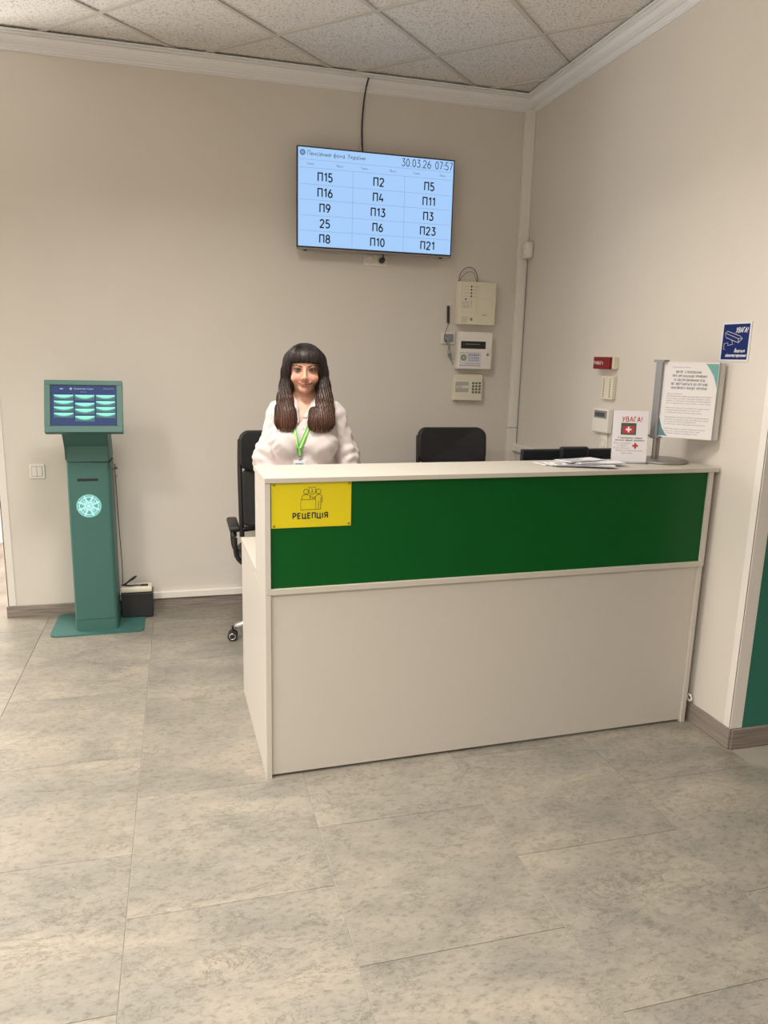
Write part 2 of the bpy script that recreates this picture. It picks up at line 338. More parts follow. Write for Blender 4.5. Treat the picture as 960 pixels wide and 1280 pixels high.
# ------------------------------------------------------------ room shell
XL, YF, XR, YH = -5.2, -7.0, 2.5, 1.9       # left wall, wall behind the camera, far right wall, corridor end
def clip_poly(poly, x0, x1, y0, y1):
    for ax, lim, sg in ((0, x0, 1), (0, x1, -1), (1, y0, 1), (1, y1, -1)):
        out = []
        for i in range(len(poly)):
            a, b = poly[i], poly[(i+1) % len(poly)]; da, db = (a[ax]-lim)*sg, (b[ax]-lim)*sg
            if da >= 0: out.append(a)
            if (da >= 0) != (db >= 0):
                t = da/(da-db); out.append((a[0]+(b[0]-a[0])*t, a[1]+(b[1]-a[1])*t))
        poly = out
        if len(poly) < 3: return []
    return poly
floor = struct(obj('floor', bx(XL, XR, YF, 0, -.08, -.0025), M_grout))
cache = {}
for k in range(-5, 9):
    x0 = -2.3678+.6014*k; x1 = x0+.6014
    off = -1.475 if k % 2 == 0 else -1.792
    for j in range(-4, 11):
        y1 = off-.606*j; y0 = y1-.606
        a0, a1, b0, b1 = max(x0, XL), min(x1, XR), max(y0, YF), min(y1, 0)
        if a1-a0 < .03 or b1-b0 < .03: continue
        if b1 > -2.25 and a0 > -.001: continue
        if b1 > -2.25 and a1 > 0: a1 = 0.0
        key = (round(a1-a0, 3), round(b1-b0, 3))
        if key not in cache:
            w, h = key; me = bpy.data.meshes.new('floor_tile'); t = bx(-w/2+.001, w/2-.001, -h/2+.001, h/2-.001, -.012, 0, .0008, seg=1)
            t.to_mesh(me); t.free(); me.materials.append(M_tile); cache[key] = me
        o = bpy.data.objects.new('floor_tile', cache[key]); COL.objects.link(o); o.parent = floor
        o.location = ((a0+a1)/2, (b0+b1)/2, 0)
hall_floor = struct(obj('floor', bx(XL, -3.17, 0.0, YH, -.08, 0), M_wood), 'grey wood-look corridor floor beyond the left corner')
hall_floor['label'] = 'grey wood-look corridor floor beyond the left corner'

struct(obj('wall_back', bx(-3.19, 0, 0, YH, 0, CEIL+.1), M_wall))
struct(obj('wall_right', bx(0, .05, -2.25, 0, 0, CEIL+.1), M_wall))
wg = struct(obj('wall_side', bx(.05, XR, -2.25, -2.10, 0, CEIL+.1), M_wall), 'short wall turning away right, teal below')
obj('dado_panel', bx(.052, XR, -2.256, -2.25, .085, .93), M_tealwall, wg)['label'] = 'teal painted lower wall'
struct(obj('wall_far_right', bx(XR, XR+.1, YF, -2.1, 0, CEIL+.1), M_wall))
struct(obj('wall_front', bx(XL, XR, YF-.1, YF, 0, CEIL+.1), M_wall))
struct(obj('wall_hall', bx(XL, -3.19, YH, YH+.1, 0, CEIL+.1), M_trim))
wl = bmesh.new(); WZ0, WZ1, WY0, WY1 = .95, 2.35, .3, 1.6
box(wl, XL-.1, XL, YF, WY0, 0, CEIL+.1); box(wl, XL-.1, XL, WY1, YH, 0, CEIL+.1)
box(wl, XL-.1, XL, WY0, WY1, 0, WZ0); box(wl, XL-.1, XL, WY0, WY1, WZ1, CEIL+.1)
struct(obj('wall_left', wl, M_wall))
win = struct(thing('window_1', 'x', 'x')); del win['category']; win['label'] = 'corridor window past the left corner'
f = bmesh.new(); box(f, XL-.08, XL-.02, WY0, WY0+.05, WZ0, WZ1); box(f, XL-.08, XL-.02, WY1-.05, WY1, WZ0, WZ1)
box(f, XL-.08, XL-.02, WY0+.05, WY1-.05, WZ0, WZ0+.05); box(f, XL-.08, XL-.02, WY0+.05, WY1-.05, WZ1-.05, WZ1)
box(f, XL-.08, XL-.02, .93, .97, WZ0+.05, WZ1-.05); obj('window_frame', f, M_trim, win)
M_glass = mat('window_glass', (.9, .95, .95), .05, trans=1)
obj('window_pane', bx(XL-.055, XL-.045, WY0+.04, WY1-.04, WZ0+.04, WZ1-.04), M_glass, win)

# corner trims, baseboards
def ltrim(name, xs, bm=None):
    return struct(obj(name, xs, M_trim))
b = bmesh.new(); box(b, -.006, .0, -2.256, -2.215, .088, CEIL, .001); box(b, -.006, .052, -2.258, -2.25, .088, CEIL, .001); struct(obj('trim_1', b, M_trim), 'white corner trim at the right wall edge')
b = bmesh.new(); box(b, -3.196, -3.152, -.007, 0, .07, CEIL-.07, .001); box(b, -3.197, -3.19, -.007, .045, .07, CEIL-.07, .001); struct(obj('trim_2', b, M_trim), 'white corner trim at the left end of the back wall')
b = bmesh.new(); box(b, -3.205, -.012, -.014, 0, 0, .068, .002); box(b, -3.205, -3.19, 0, .5, 0, .068, .002)
struct(obj('baseboard_back', b, M_wood))
b = bmesh.new(); box(b, -.013, 0, -2.262, 0, 0, .086, .002); struct(obj('baseboard_right', b, M_wood))
b = bmesh.new(); box(b, .0, XR, -2.268, -2.25, 0, .086, .002); struct(obj('baseboard_side', b, M_wood))

# cornice: stepped moulding profile swept along back and right walls (mitred)
prof = [(0, -.080), (.008, -.080), (.012, -.076), (.009, -.071), (.014, -.067), (.018, -.062), (.014, -.058), (.018, -.052), (.030, -.048), (.046, -.038), (.056, -.026), (.060, -.020), (.056, -.016), (.066, -.013), (.072, -.010), (.070, -.006), (.086, -.005), (.087, 0), (0, 0)]
def cornice(name, back):
    bm = bmesh.new(); A = []; B = []
    for d, z in prof:
        if back: A.append(bm.verts.new((-3.19, -d, CEIL-.005+z))); B.append(bm.verts.new((-d, -d, CEIL-.005+z)))
        else: A.append(bm.verts.new((-d, -d, CEIL-.005+z))); B.append(bm.verts.new((-d, -2.25, CEIL-.005+z)))
    n = len(prof)
    for i in range(n): bm.faces.new((A[i], A[(i+1) % n], B[(i+1) % n], B[i]))
    bm.faces.new(A); bm.faces.new(B[::-1])
    return struct(obj(name, bm, M_cornice))
cornice('trim_3', True)['label'] = 'white moulded cornice along the back wall'
cornice('trim_4', False)['label'] = 'white moulded cornice along the right wall'

# suspended ceiling: square panels laid diagonally in a bar grid
ceiling = struct(obj('ceiling', bx(XL, XR, YF, YH, CEIL+.035, CEIL+.08), M_tbar))
GA = math.radians(44.0); GP = .6
gx, gy = Vector((math.cos(GA), math.sin(GA))), Vector((-math.sin(GA), math.cos(GA)))
G0 = Vector((-1.6514, -.4083))       # a crossing of the bars
lights = []
LIGHT_AT = [(-3.8, -2.75), (-2.1, -2.3), (-4.2, -4.3), (-4.3, -6.2), (-2.7, -6.0), (-2.6, -4.4)]
def gp(i, j): v = G0+gx*(GP*i)+gy*(GP*j); return (v.x, v.y)
cells = []
for i in range(-16, 16):
    for j in range(-16, 16):
        c = G0+gx*(GP*(i+.5))+gy*(GP*(j+.5)); cells.append((i, j, c))
light_cells = set()
for lx, ly in LIGHT_AT:
    best = min(cells, key=lambda q: (q[2]-Vector((lx, ly))).length); light_cells.add((best[0], best[1]))
full = None; npan = 0
for i, j, c in cells:
    q = [gp(i, j), gp(i+1, j), gp(i+1, j+1), gp(i, j+1)]
    ins = []
    for a in q:
        v = Vector(a); d = (c-v); v = v+d*(.004/.3); ins.append((v.x, v.y))
    if (i, j) in light_cells:
        lights.append(c); continue
    pl = clip_poly(ins, XL, -.012, YF, -.012)
    if not pl: continue
    area2 = abs(sum(pl[k][0]*pl[(k+1) % len(pl)][1]-pl[(k+1) % len(pl)][0]*pl[k][1] for k in range(len(pl))))/2
    if area2 < .002: continue
    loc = [(x-c.x, y-c.y) for x, y in pl]
    if len(pl) == 4 and area2 > .3:
        if full is None:
            t = prism(bmesh.new(), loc, .006, .02); full = bpy.data.meshes.new('ceiling_panel'); bmesh.ops.recalc_face_normals(t, faces=t.faces[:]); t.to_mesh(full); t.free(); full.materials.append(M_ceil)
        o = bpy.data.objects.new('ceiling_panel', full); COL.objects.link(o); o.parent = ceiling
    else:
        o = obj('ceiling_panel', prism(bmesh.new(), loc, .006, .02), M_ceil, ceiling)
    o.location = (c.x, c.y, CEIL); npan += 1
def bar_poly(p, d, w):
    n = Vector((-d.y, d.x))*(w/2); a = p-d*12; b2 = p+d*12
    return clip_poly([tuple(a-n), tuple(b2-n), tuple(b2+n), tuple(a+n)], XL, -.004, YF, -.004)
for fam, (d, s) in enumerate(((gx, gy), (gy, gx))):
    for k in range(-16, 16):
        pl = bar_poly(G0+s*(GP*k), d, .022)
        if pl: obj('ceiling_bar', prism(bmesh.new(), pl, CEIL-(.002 if fam else .0015), CEIL+.0055), M_tbar, ceiling)
M_diff = emit('light_diffuser', (1, .93, .82), 2.2)
where = ['nearest the corridor opening at left', 'just in front of the counter', 'beside the left wall, second from the back wall', 'in the left corner farthest from the counter', 'in the middle of the room, farthest from the counter', 'over the open floor in the middle of the room']
for k, c in enumerate(lights):
    t = thing('ceiling_light', 'square white ceiling light panel %s' % where[min(range(6), key=lambda q: (Vector(LIGHT_AT[q])-c).length)], 'light', (c.x, c.y, CEIL+.004), GA, 'ceiling light panels')
    fr = bmesh.new(); w = .292
    for a in (box(fr, -w, w, -w, -w+.02, -.006, .02), box(fr, -w, w, w-.02, w, -.006, .02), box(fr, -w, -w+.02, -w+.02, w-.02, -.006, .02), box(fr, w-.02, w, -w+.02, w-.02, -.006, .02)): pass
    obj('light_frame', fr, M_trim, t); obj('diffuser', bx(-w+.02, w-.02, -w+.02, w-.02, 0, .008), M_diff, t)
    area('panel_light', (c.x, c.y, CEIL-.01), (0, 0, GA), .55, .55, PANEL_W, WARM, math.radians(142))

# ------------------------------------------------------------ wall fittings: back wall
# television / queue display
TV = thing('television', 'flat screen queue display with blue ticket number table high on back wall', 'television', (-1.021, 0, 2.456))
x0, x1, z0, z1 = -.4745, .4755, -.274, .274
obj('housing', bx(x0+.05, x1-.05, -.075, -.03, z0+.04, z1-.05, .008), M_blackp, TV)
fr = bmesh.new(); box(fr, x0, x1, -.1, -.072, z1-.006, z1, .001); box(fr, x0, x0+.006, -.1, -.072, z0, z1, .001); box(fr, x1-.006, x1, -.1, -.072, z0, z1, .001); box(fr, x0, x1, -.1, -.072, z0, z0+.008, .001); box(fr, x0+.003, x1-.003, -.09, -.072, z0+.003, z1-.003)
obj('bezel', fr, M_blackp, TV)
obj('bottom_strip', bx(x0+.002, x1-.002, -.1, -.08, z0-.011, z0, .001), M_steel, TV)['label'] = 'silver strip'
for fx in (x0+.04, x1-.075): obj('foot_socket', bx(fx, fx+.02, -.095, -.082, z0-.017, z0-.011), M_blackp, TV)
obj('wall_bracket', bx(-.2, .2, -.031, 0, -.15, .15, .002), M_steel, TV)
scr = obj('screen', bx(x0+.006, x1-.006, -.0955, -.09, z0+.008, z1-.006), emit('screen_blue', lin((166, 205, 250))[:3], 1.0), TV)
SWd, SHt = x1-x0-.012, z1-z0-.014
def tvp(u, v): return ((x0+.006)+u*SWd, (z1-.006)-v*SHt)
MT = face_back(0, -.0957, 0); M_scr_dark = mat('screen_glyph', (.006, .02, .035), .5)
L = []
for s, u, v in (('П15', .168, .285), ('П16', .168, .443), ('П9', .168, .600), ('25', .168, .758), ('П8', .168, .915),
                ('П2', .508, .285), ('П4', .508, .443), ('П13', .508, .600), ('П6', .508, .758), ('П10', .508, .915),
                ('П5', .842, .285), ('П11', .842, .443), ('П3', .842, .600), ('П23', .842, .758), ('П21', .842, .915)):
    x, y = tvp(u, v); L.append((s, x, y, .060, None, .0006))
lettering(L, M_scr_dark, scr, MT)
x, y = tvp(.06, .052); xd, yd = tvp(.828, .058)
lettering([('Пенсійний фонд України', x, y, .034, .335, 0, 'LEFT')], mat('screen_grey', (.12, .19, .27), .5), scr, MT)
lettering([('30.03.26', xd-.072, yd, .056, .178), ('07:57', xd+.101, yd, .056, .106)], mat('screen_slate', (.03, .05, .1), .5), scr, MT)
L = []
for s, u in (('Талон', .075), ('Вікно', .26), ('Талон', .415), ('Вікно', .60), ('Талон', .755), ('Вікно', .93)):
    x, y = tvp(u, .158); L.append((s, x, y, .017))
lettering(L, mat('screen_grey', (.12, .19, .27), .5), scr, MT)
gl = bmesh.new()
def hline(u0, u1, v, w=.0012):
    a = tvp(u0, v); c = tvp(u1, v); box(gl, a[0], c[0], -.0962, -.0955, a[1]-w/2, a[1]+w/2)
def vline(u, v0, v1, w=.0012):
    a = tvp(u, v0); c = tvp(u, v1); box(gl, a[0]-w/2, a[0]+w/2, -.0962, -.0955, c[1], a[1])
for v in (.118, .2, .365, .52, .68, .838): hline(.01, .99, v)
for u in (.342, .678): vline(u, .2, .99)
obj('grid_line', gl, emit('screen_line', lin((120, 150, 190))[:3], .8), scr)
b = bmesh.new(); x, y = tvp(.028, .052); tube(b, [(x+.013*math.cos(a*PI/12), -.0962, y+.013*math.sin(a*PI/12)) for a in range(24)], .0028, 6, True)
tube(b, [(x+.006*math.cos(a*PI/6), -.0962, y+.006*math.sin(a*PI/6)) for a in range(12)], .0018, 6, True)
obj('emblem', b, mat('screen_teal', (.03, .16, .16), .5), scr)
# its cable
b = tube(bmesh.new(), spline([(-1.085, -.092, 3.122), (-1.088, -.045, 3.08), (-1.094, -.018, 3.0), (-1.100, -.012, 2.88), (-1.097, -.02, 2.76), (-1.097, -.03, 2.727)]), .005, 8)
tag(obj('cable', b, M_blackp, smooth=True), 'black cable rising from the television to the cornice', 'cable')

def socket_pair(name, label, x, z, face, w=.152, h=.075, plug=False):
    t = thing(name, label, 'socket', (0, 0, 0)); t.matrix_world = face(x[0], x[1], z)
    obj('cover_plate', bx(-w/2, w/2, -h/2, h/2, 0, .009, .002), M_white, t)
    for sx in ((-w/4, w/4) if w > .1 else (0,)):
        s = obj('socket_insert', lathe(bmesh.new(), [(.026, .0), (.027, .011), (.024, .0125), (.022, .0125), (.0205, .003), (.001, .003)], 28, Matrix.Translation((sx, 0, 0))), M_cream, t, auto=.6)
        bb = bmesh.new(); cyl(bb, (sx-.0095, 0, .003), (sx-.0095, 0, .0045), .0028, n=10); cyl(bb, (sx+.0095, 0, .003), (sx+.0095, 0, .0045), .0028, n=10)
        obj('socket_hole', bb, M_black, s)
    return t
socket_pair('wall_socket', 'white double socket plate just under the television', (-1.0, 0), 2.143, face_back, .150, .066)
b = bmesh.new(); cyl(b, (-.963, -.014, 2.143), (-.963, -.045, 2.146), .018, .014, 16); tube(b, spline([(-.963, -.04, 2.15), (-.963, -.055, 2.17), (-.965, -.05, 2.22)]), .0045, 8)
tag(obj('power_plug', b, M_blackp, auto=.6), 'black plug with short cord in the socket under the television', 'plug')

def wallbox(name, label, cat, x0, x1, z0, z1, d, m, taper=.006):
    """shallow box on the back wall: base shell and front lid"""
    t = thing(name, label, cat, ((x0+x1)/2, 0, (z0+z1)/2)); w, h = (x1-x0)/2, (z1-z0)/2
    obj('base_shell', bx(-w-.001, w+.001, -d*.62, 0, -h-.001, h+.001, .004), m, t)
    obj('front_lid', bx(-w, w, -d, -d*.62, -h, h, .005), m, t)
    return t, w, h
# alarm panel
t, w, h = wallbox('alarm_control_box', 'cream alarm panel with rows of small indicator buttons, topmost wall box', 'control panel', -.467, -.217, 1.782, 2.044, .062, M_cream)
MM = face_back(0, -.0622, 0)
def at(u, v): return (-w+u*2*w, h-v*2*h)
for r, v in enumerate((.115, .19, .265, .34)):
    x, y = at(.32, v); obj('button', cyl(bmesh.new(), (x, -.06, y), (x, -.0655, y), .0052, n=14), M_inkdark, t, auto=.6)
    for u in (.17, .235):
        x, y = at(u, v); obj('indicator', cyl(bmesh.new(), (x, -.06, y), (x, -.0635, y), .0026, n=10), M_greyp, t)
x, y = at(.18, .41); obj('button', cyl(bmesh.new(), (x, -.06, y), (x, -.0655, y), .0052, n=14), M_inkdark, t, auto=.6)
for v in (.46, .49, .545, .585):
    x, y = at(.34, v); obj('indicator', cyl(bmesh.new(), (x, -.06, y), (x, -.0635, y), .0024, n=10), M_redink, t)['label'] = 'red indicator'
b = bmesh.new()
for (u0, u1, v0, v1) in ((.08, .46, .06, .72), (.50, .90, .06, .38), (.50, .90, .41, .72), (.50, .56, .06, .72)):
    (ax, ay), (cx, cy) = at(u0, v0), at(u1, v1)
    for q in ((ax, cx, ay-.0006, ay), (ax, cx, cy, cy+.0006), (ax, ax+.0006, cy, ay), (cx-.0006, cx, cy, ay)): box(b, q[0], q[1], -.0627, -.0618, q[2], q[3])
obj('outline', b, mat('faint_line', (.50, .46, .38), .6), t)
L = [('Пожежа', *at(.42, .115), .009), ('Увага', *at(.42, .19), .009), ('Тест', *at(.42, .265), .009), ('Норма', *at(.42, .34), .009), ('ПУСК', *at(.30, .41), .009)]
L += [(s, *at(.20, v), .010) for s, v in (('ПОЖЕЖА', .47), ('НЕСПРАВНІСТЬ', .51), ('ЖИВЛЕННЯ', .56), ('ВИМКНЕНО', .60))]
L += [('МАКС-Т', *at(.72, .765), .012, .034, .0006)]
lettering(L, M_inkgrey, t, MM)
b = bmesh.new(); (ax, ay), (cx, cy) = at(.32, .84), at(.38, .91); box(b, ax, cx, -.0626, -.0618, cy, ay)
for v in (.82, .85, .88, .91, .94): (ax, ay), (cx, cy) = at(.08, v), at(.25, v); box(b, ax, cx, -.0626, -.0618, ay-.0015, ay)
obj('rating_label', b, M_inkgrey, t)
b = bmesh.new(); tube(b, spline([(-.455, -.012, 2.045), (-.452, -.02, 2.085), (-.43, -.03, 2.12), (-.395, -.034, 2.132), (-.36, -.03, 2.12), (-.335, -.02, 2.085), (-.33, -.012, 2.043)]), .0022, 6)
tube(b, spline([(-.45, -.012, 2.045), (-.442, -.02, 2.07), (-.41, -.025, 2.10), (-.37, -.025, 2.105), (-.345, -.015, 2.08), (-.335, -.012, 2.045)]), .0014, 6)
tag(obj('wire_loop', b, M_inkdark, smooth=True), 'thin dark wire loop above the topmost wall box', 'wire')
# security panel with display window and sticker
t, w, h = wallbox('security_box', 'white security box with dark display window and round-crest sticker, middle wall box', 'control panel', -.457, -.229, 1.505, 1.737, .070, M_white)
(ax, ay), (cx, cy) = at(.06, .25), at(.80, .45)
obj('display_window', bx(ax, cx, -.0712, -.068, cy, ay, .001), mat('dark_glass', (.012, .014, .016), .12), t)
b = bmesh.new(); box(b, ax+.03, cx-.04, -.0716, -.0711, (ay+cy)/2+.004, (ay+cy)/2+.0065); obj('display_line', b, M_greyp, t)
x, y = at(.87, .60); obj('lock', lathe(bmesh.new(), [(.008, 0), (.008, .004), (.005, .006), (.001, .006)], 20, face_back(x, -.0695, y)), M_steel, t, auto=.6)
(ax, ay), (cx, cy) = at(.03, .55), at(.67, .93)
st = obj('sticker', bx(ax, cx, -.0708, -.0698, cy, ay), mat('sticker_white', (.66, .66, .74), .4), t)
MS = face_back(0, -.0709, 0); x, y = ax+.028, ay-.034
cr = bmesh.new(); pts = []
for k in range(16): a = 2*PI*k/16; r = .021 if k % 2 else .016; pts.append((x+r*math.cos(a), y+r*math.sin(a)))
prism(cr, pts, 0, .0004, MS); obj('crest_star', cr, mat('olive_print', (.10, .12, .04), .5), st)
obj('crest_disc', cyl(bmesh.new(), MS @ Vector((x, y, .0004)), MS @ Vector((x, y, .0008)), .012, n=20), mat('gold_print', (.55, .50, .12), .5), st)
lettering([('ДЕРЖАВНА', ax+.097, ay-.016, .015, .072, .0006), ('СЛУЖБА', ax+.097, ay-.034, .015, .072, .0006), ('ОХОРОНИ', ax+.097, ay-.050, .012, .068, .0004)], mat('blue_print', (.03, .06, .30), .5), st, MS)
b = bmesh.new(); box(b, ax, cx, -.0712, -.0707, ay-.003, ay-.0015); box(b, ax+.04, cx-.004, -.0712, -.0707, cy+.016, cy+.018); box(b, ax, cx, -.0712, -.0707, cy+.004, cy+.007)
obj('print_line', b, mat('brown_print', (.25, .2, .2), .5), st)
# keypad box
t, w, h = wallbox('keypad_box', 'small cream box with twelve-key keypad, lowest of the three wall boxes', 'keypad', -.465, -.270, 1.303, 1.470, .042, M_cream)
(ax, ay), (cx, cy) = at(.03, .28), at(.50, .68)
obj('display_strip', bx(ax, cx, -.0432, -.0415, cy, ay, .001), mat('strip_grey', (.42, .41, .40), .4), t)
obj('slot_panel', bx(ax+.008, cx-.002, -.0438, -.043, (ay+cy)/2-.007, (ay+cy)/2+.008, .0003), M_cream, t)
lettering([('ЛУНЬ', ax+.032, (ay+cy)/2, .014, None, .0004)], M_inkgrey, t, face_back(0, -.0439, 0))
for r in range(4):
    for c in range(3):
        x, y = at(.66+.115*c, .33+.115*r); obj('key', bx(x-.0075, x+.0075, -.046, -.0415, y-.0065, y+.0065, .0015, seg=1), mat('key_olive', (.13, .14, .09), .5), t)
# antenna
b = bmesh.new(); cyl(b, (-.513, -.008, 1.790), (-.517, -.008, 1.895), .0085, n=12)
t = tag(obj('antenna', b, M_blackp, auto=.6), 'short black stick antenna on wall left of the boxes', 'antenna')
b = tube(bmesh.new(), spline([(-.513, -.008, 1.792), (-.520, -.018, 1.765), (-.535, -.03, 1.74), (-.545, -.035, 1.70), (-.53, -.03, 1.67), (-.51, -.03, 1.64), (-.495, -.02, 1.58), (-.47, -.01, 1.53)]), .0018, 6)
obj('antenna_wire', b, M_inkdark, t)
# socket by the antenna with adapter and wires
t = thing('wall_socket', 'white socket with grey insert beside the middle wall box', 'socket')
obj('cover_plate', bx(-.556, -.466, -.011, 0, 1.659, 1.731, .003), M_white, t)
obj('socket_insert', bx(-.536, -.476, -.016, -.010, 1.672, 1.722, .002), M_greyp, t)
b = bmesh.new(); cyl(b, (-.525, -.014, 1.69), (-.525, -.05, 1.686), .014, .010, 14)
for k, dx in enumerate((0, .012, .022)):
    tube(b, spline([(-.525, -.045, 1.688), (-.522+dx*.4, -.056, 1.66), (-.518+dx, -.04, 1.61-.02*k), (-.508+dx, -.03, 1.575-.012*k), (-.50+dx*.5, -.016, 1.60), (-.487, -.010, 1.56)]), .002, 6)
tag(obj('power_adapter', b, M_greyp, auto=.7), 'grey plug with tangled thin wires beside the middle wall box', 'plug')
# light switch
t = thing('light_switch', 'white double light switch left of the teal kiosk', 'switch', (-2.986, 0, .874))
obj('cover_plate', bx(-.041, .041, -.010, 0, -.043, .043, .003), M_white, t)
for s in (-1, 1): obj('rocker', bx(min(.0008*s, .027*s), max(.0008*s, .027*s), -.0145, -.009, -.027, .027, .0015), M_white, t)
b = bmesh.new(); box(b, -.029, .029, -.0108, -.0095, -.029, .029); obj('rocker_gap', b, M_inkgrey, t)

# ------------------------------------------------------------ corner and right wall fittings
t = thing('cable_conduit', 'white vertical cable conduit in the room corner', 'conduit')
obj('conduit_length', bx(-.064, -.001, -.032, 0, 1.125, 3.079, .003), M_white, t); obj('conduit_length', bx(-.066, -.001, -.034, 0, .07, 1.122, .003), M_white, t)
t2 = thing('cable_duct', 'short white cable duct sloping along right wall behind the counter', 'duct')
b = bx(-.028, 0, -1.0, -.034, .972, 1.018, .003); obj('duct_length', b, M_white, t2); 
t = thing('detector', 'small white rounded detector on the right wall beside the conduit', 'detector', (0, -.078, 2.25))
obj('detector_body', bx(-.05, 0, -.036, .036, -.05, .05, .014, seg=4), M_white, t, auto=.8)
obj('detector_lens', lathe(bmesh.new(), [(.017, 0), (.014, .006), (.002, .009)], 18, face_right(-.049, 0, -.01)), M_trim, t, auto=.8)
b = tube(bmesh.new(), spline([(-.012, -.05, 2.21), (-.006, -.046, 2.1), (-.005, -.043, 1.7), (-.005, -.04, 1.2), (-.005, -.04, 1.02)]), .0022, 6)
tag(obj('cable', b, M_inkgrey, smooth=True), 'thin grey cable running down the corner from the small detector', 'cable')
t = thing('alarm_sounder', 'dark red alarm box on the right wall above the indicator strip', 'alarm', (0, -1.10, 1.566))
obj('sounder_base', bx(-.03, 0, -.082, .082, -.030, .030, .003), M_cream, t)
obj('red_front', bx(-.05, -.028, -.066, .084, -.031, .031, .003), M_red, t)['label'] = 'red front'
lettering([('ТРИВОГА', -.034, 0, .020, .09, .0005)], M_whiteink, t, face_right(-.0503, 0, 0))
t = thing('indicator_strip', 'narrow cream panel of small indicator buttons under the red alarm box', 'control panel', (0, -1.123, 1.440))
obj('panel_body', bx(-.022, 0, -.053, .053, -.060, .060, .003), M_cream, t)
for r in range(8):
    for s in (-1, 1):
        y, z = .030*s, .043-.0125*r; obj('button', cyl(bmesh.new(), (-.021, y, z), (-.0245, y, z), .003, n=10), M_inkdark, t)
lettering([('8', 0, .052, .010)]+[('- -', 0, .043-.0125*r, .008) for r in range(8)], M_inkgrey, t, face_right(-.0223, 0, 0))
t = thing('thermostat', 'white thermostat with grey display on the right wall beside the counter sign', 'thermostat', (0, -1.095, 1.268))
obj('thermostat_body', bx(-.03, 0, -.077, .077, -.063, .063, .005), M_white, t)
d = obj('display', bx(-.0325, -.029, -.062, .060, .012, .052, .001), M_greyp, t)
obj('display_window', bx(-.034, -.032, -.045, .047, .020, .042, .001), mat('lcd', (.07, .08, .07), .3), d)
socket_pair('wall_socket', 'cream double wall socket low on the right wall under the thermostat', (0, -1.11), 1.150, face_right, .07, .12)
b = bmesh.new()
for z in (1.128,): cyl(b, (-.012, -1.11, z), (-.028, -1.11, z), .010, n=12)
# camera warning poster
t = thing('warning_sign', 'navy blue camera warning poster with white border on the right wall', 'sign', (0, -2.013, 1.665))
obj('border_sheet', bx(-.003, -.0003, -.083, .083, -.078, .078), mat('sign_border', (.70, .70, .74), .5), t)
bl = obj('blue_field', bx(-.004, -.003, -.074, .074, -.070, .070), M_bluei, t)
MR = face_right(-.0042, 0, 0)
lettering([('УВАГА!', .030, .046, .026, .064, .0008, 'CENTER', .3), ('Ведеться', .030, -.034, .019, .056, .0006, 'CENTER', .3), ('відеоспостереження', .010, -.052, .019, .115, .0006, 'CENTER', .3)], M_whiteink, bl, MR)
b = bmesh.new()
def pl(pts, closed=True, w=.0016, bm=None, M=MR):
    P = [M @ Vector((x, y, 0)) for x, y in pts]
    tube(bm if bm is not None else b, P, w*.6, 4, closed)
pl([(-.062, .034), (-.050, .043), (.028, .022), (.040, .012), (.020, -.004), (-.056, .018)]); pl([(-.056, .034), (.018, .012), (.040, .014)], False); pl([(.018, .012), (.020, -.004)], False)
pl([(-.020, .008), (-.012, -.010), (-.040, -.014), (-.040, -.004), (-.062, -.006), (-.062, -.030), (-.052, -.030)], False)
obj('camera_outline', b, M_whiteink, bl)
tag(obj('cable_loop', tube(bmesh.new(), [(-.022, -2.012+.014*math.cos(a*PI/8), .115+.014*math.sin(a*PI/8)) for a in range(16)], .004, 6, True), M_white, smooth=True), 'small white cable loop low on the wall beside the counter', 'cable')

# baseboard cable duct on back wall
t = thing('cable_duct', 'long white cable duct lying on the baseboard of the back wall', 'duct')
obj('duct_length', bx(-2.60, -.07, -.028, 0, .070, .110, .003), M_white, t)

# ------------------------------------------------------------ kiosk
KX = -2.672
K = thing('info_kiosk', 'teal queue ticket kiosk with tilted touch screen and round white emblem', 'kiosk', (KX, -.22, 0))
obj('base_plate', prism(bmesh.new(), round_rect(-.245, .255, -.178, .195, .035), 0, .007), M_teal, K, auto=.6)
kw = .1135
def rbox(y0, y1, z0, z1, w, r=.022, M=None): return prism(bmesh.new(), round_rect(-w, w, y0, y1, r), z0, z1, M)
obj('plinth', rbox(-.120, .11, .007, .072, kw+.002), M_teal, K, auto=.6)
obj('column', rbox(-.118, .11, .074, .968, kw), M_teal, K, auto=.6)
# neck: side profile bends forward to carry the screen
NP = [(-.118, .972), (-.118, 1.055), (-.215, 1.165), (-.155, 1.27), (-.04, 1.25), (.075, 1.04), (.11, .972)]
n = bmesh.new(); lo = [n.verts.new((-kw, y, z)) for y, z in NP]; hi = [n.verts.new((kw, y, z)) for y, z in NP]
n.faces.new(lo); n.faces.new(hi[::-1])
for i in range(len(NP)): j = (i+1) % len(NP); n.faces.new((lo[i], lo[j], hi[j], hi[i]))
bmesh.ops.bevel(n, geom=[e for e in n.edges if abs(e.verts[0].co.x-e.verts[1].co.x) < 1e-6 and True], offset=.008, segments=3, affect='EDGES')
obj('neck', n, M_teal, K, auto=.6)
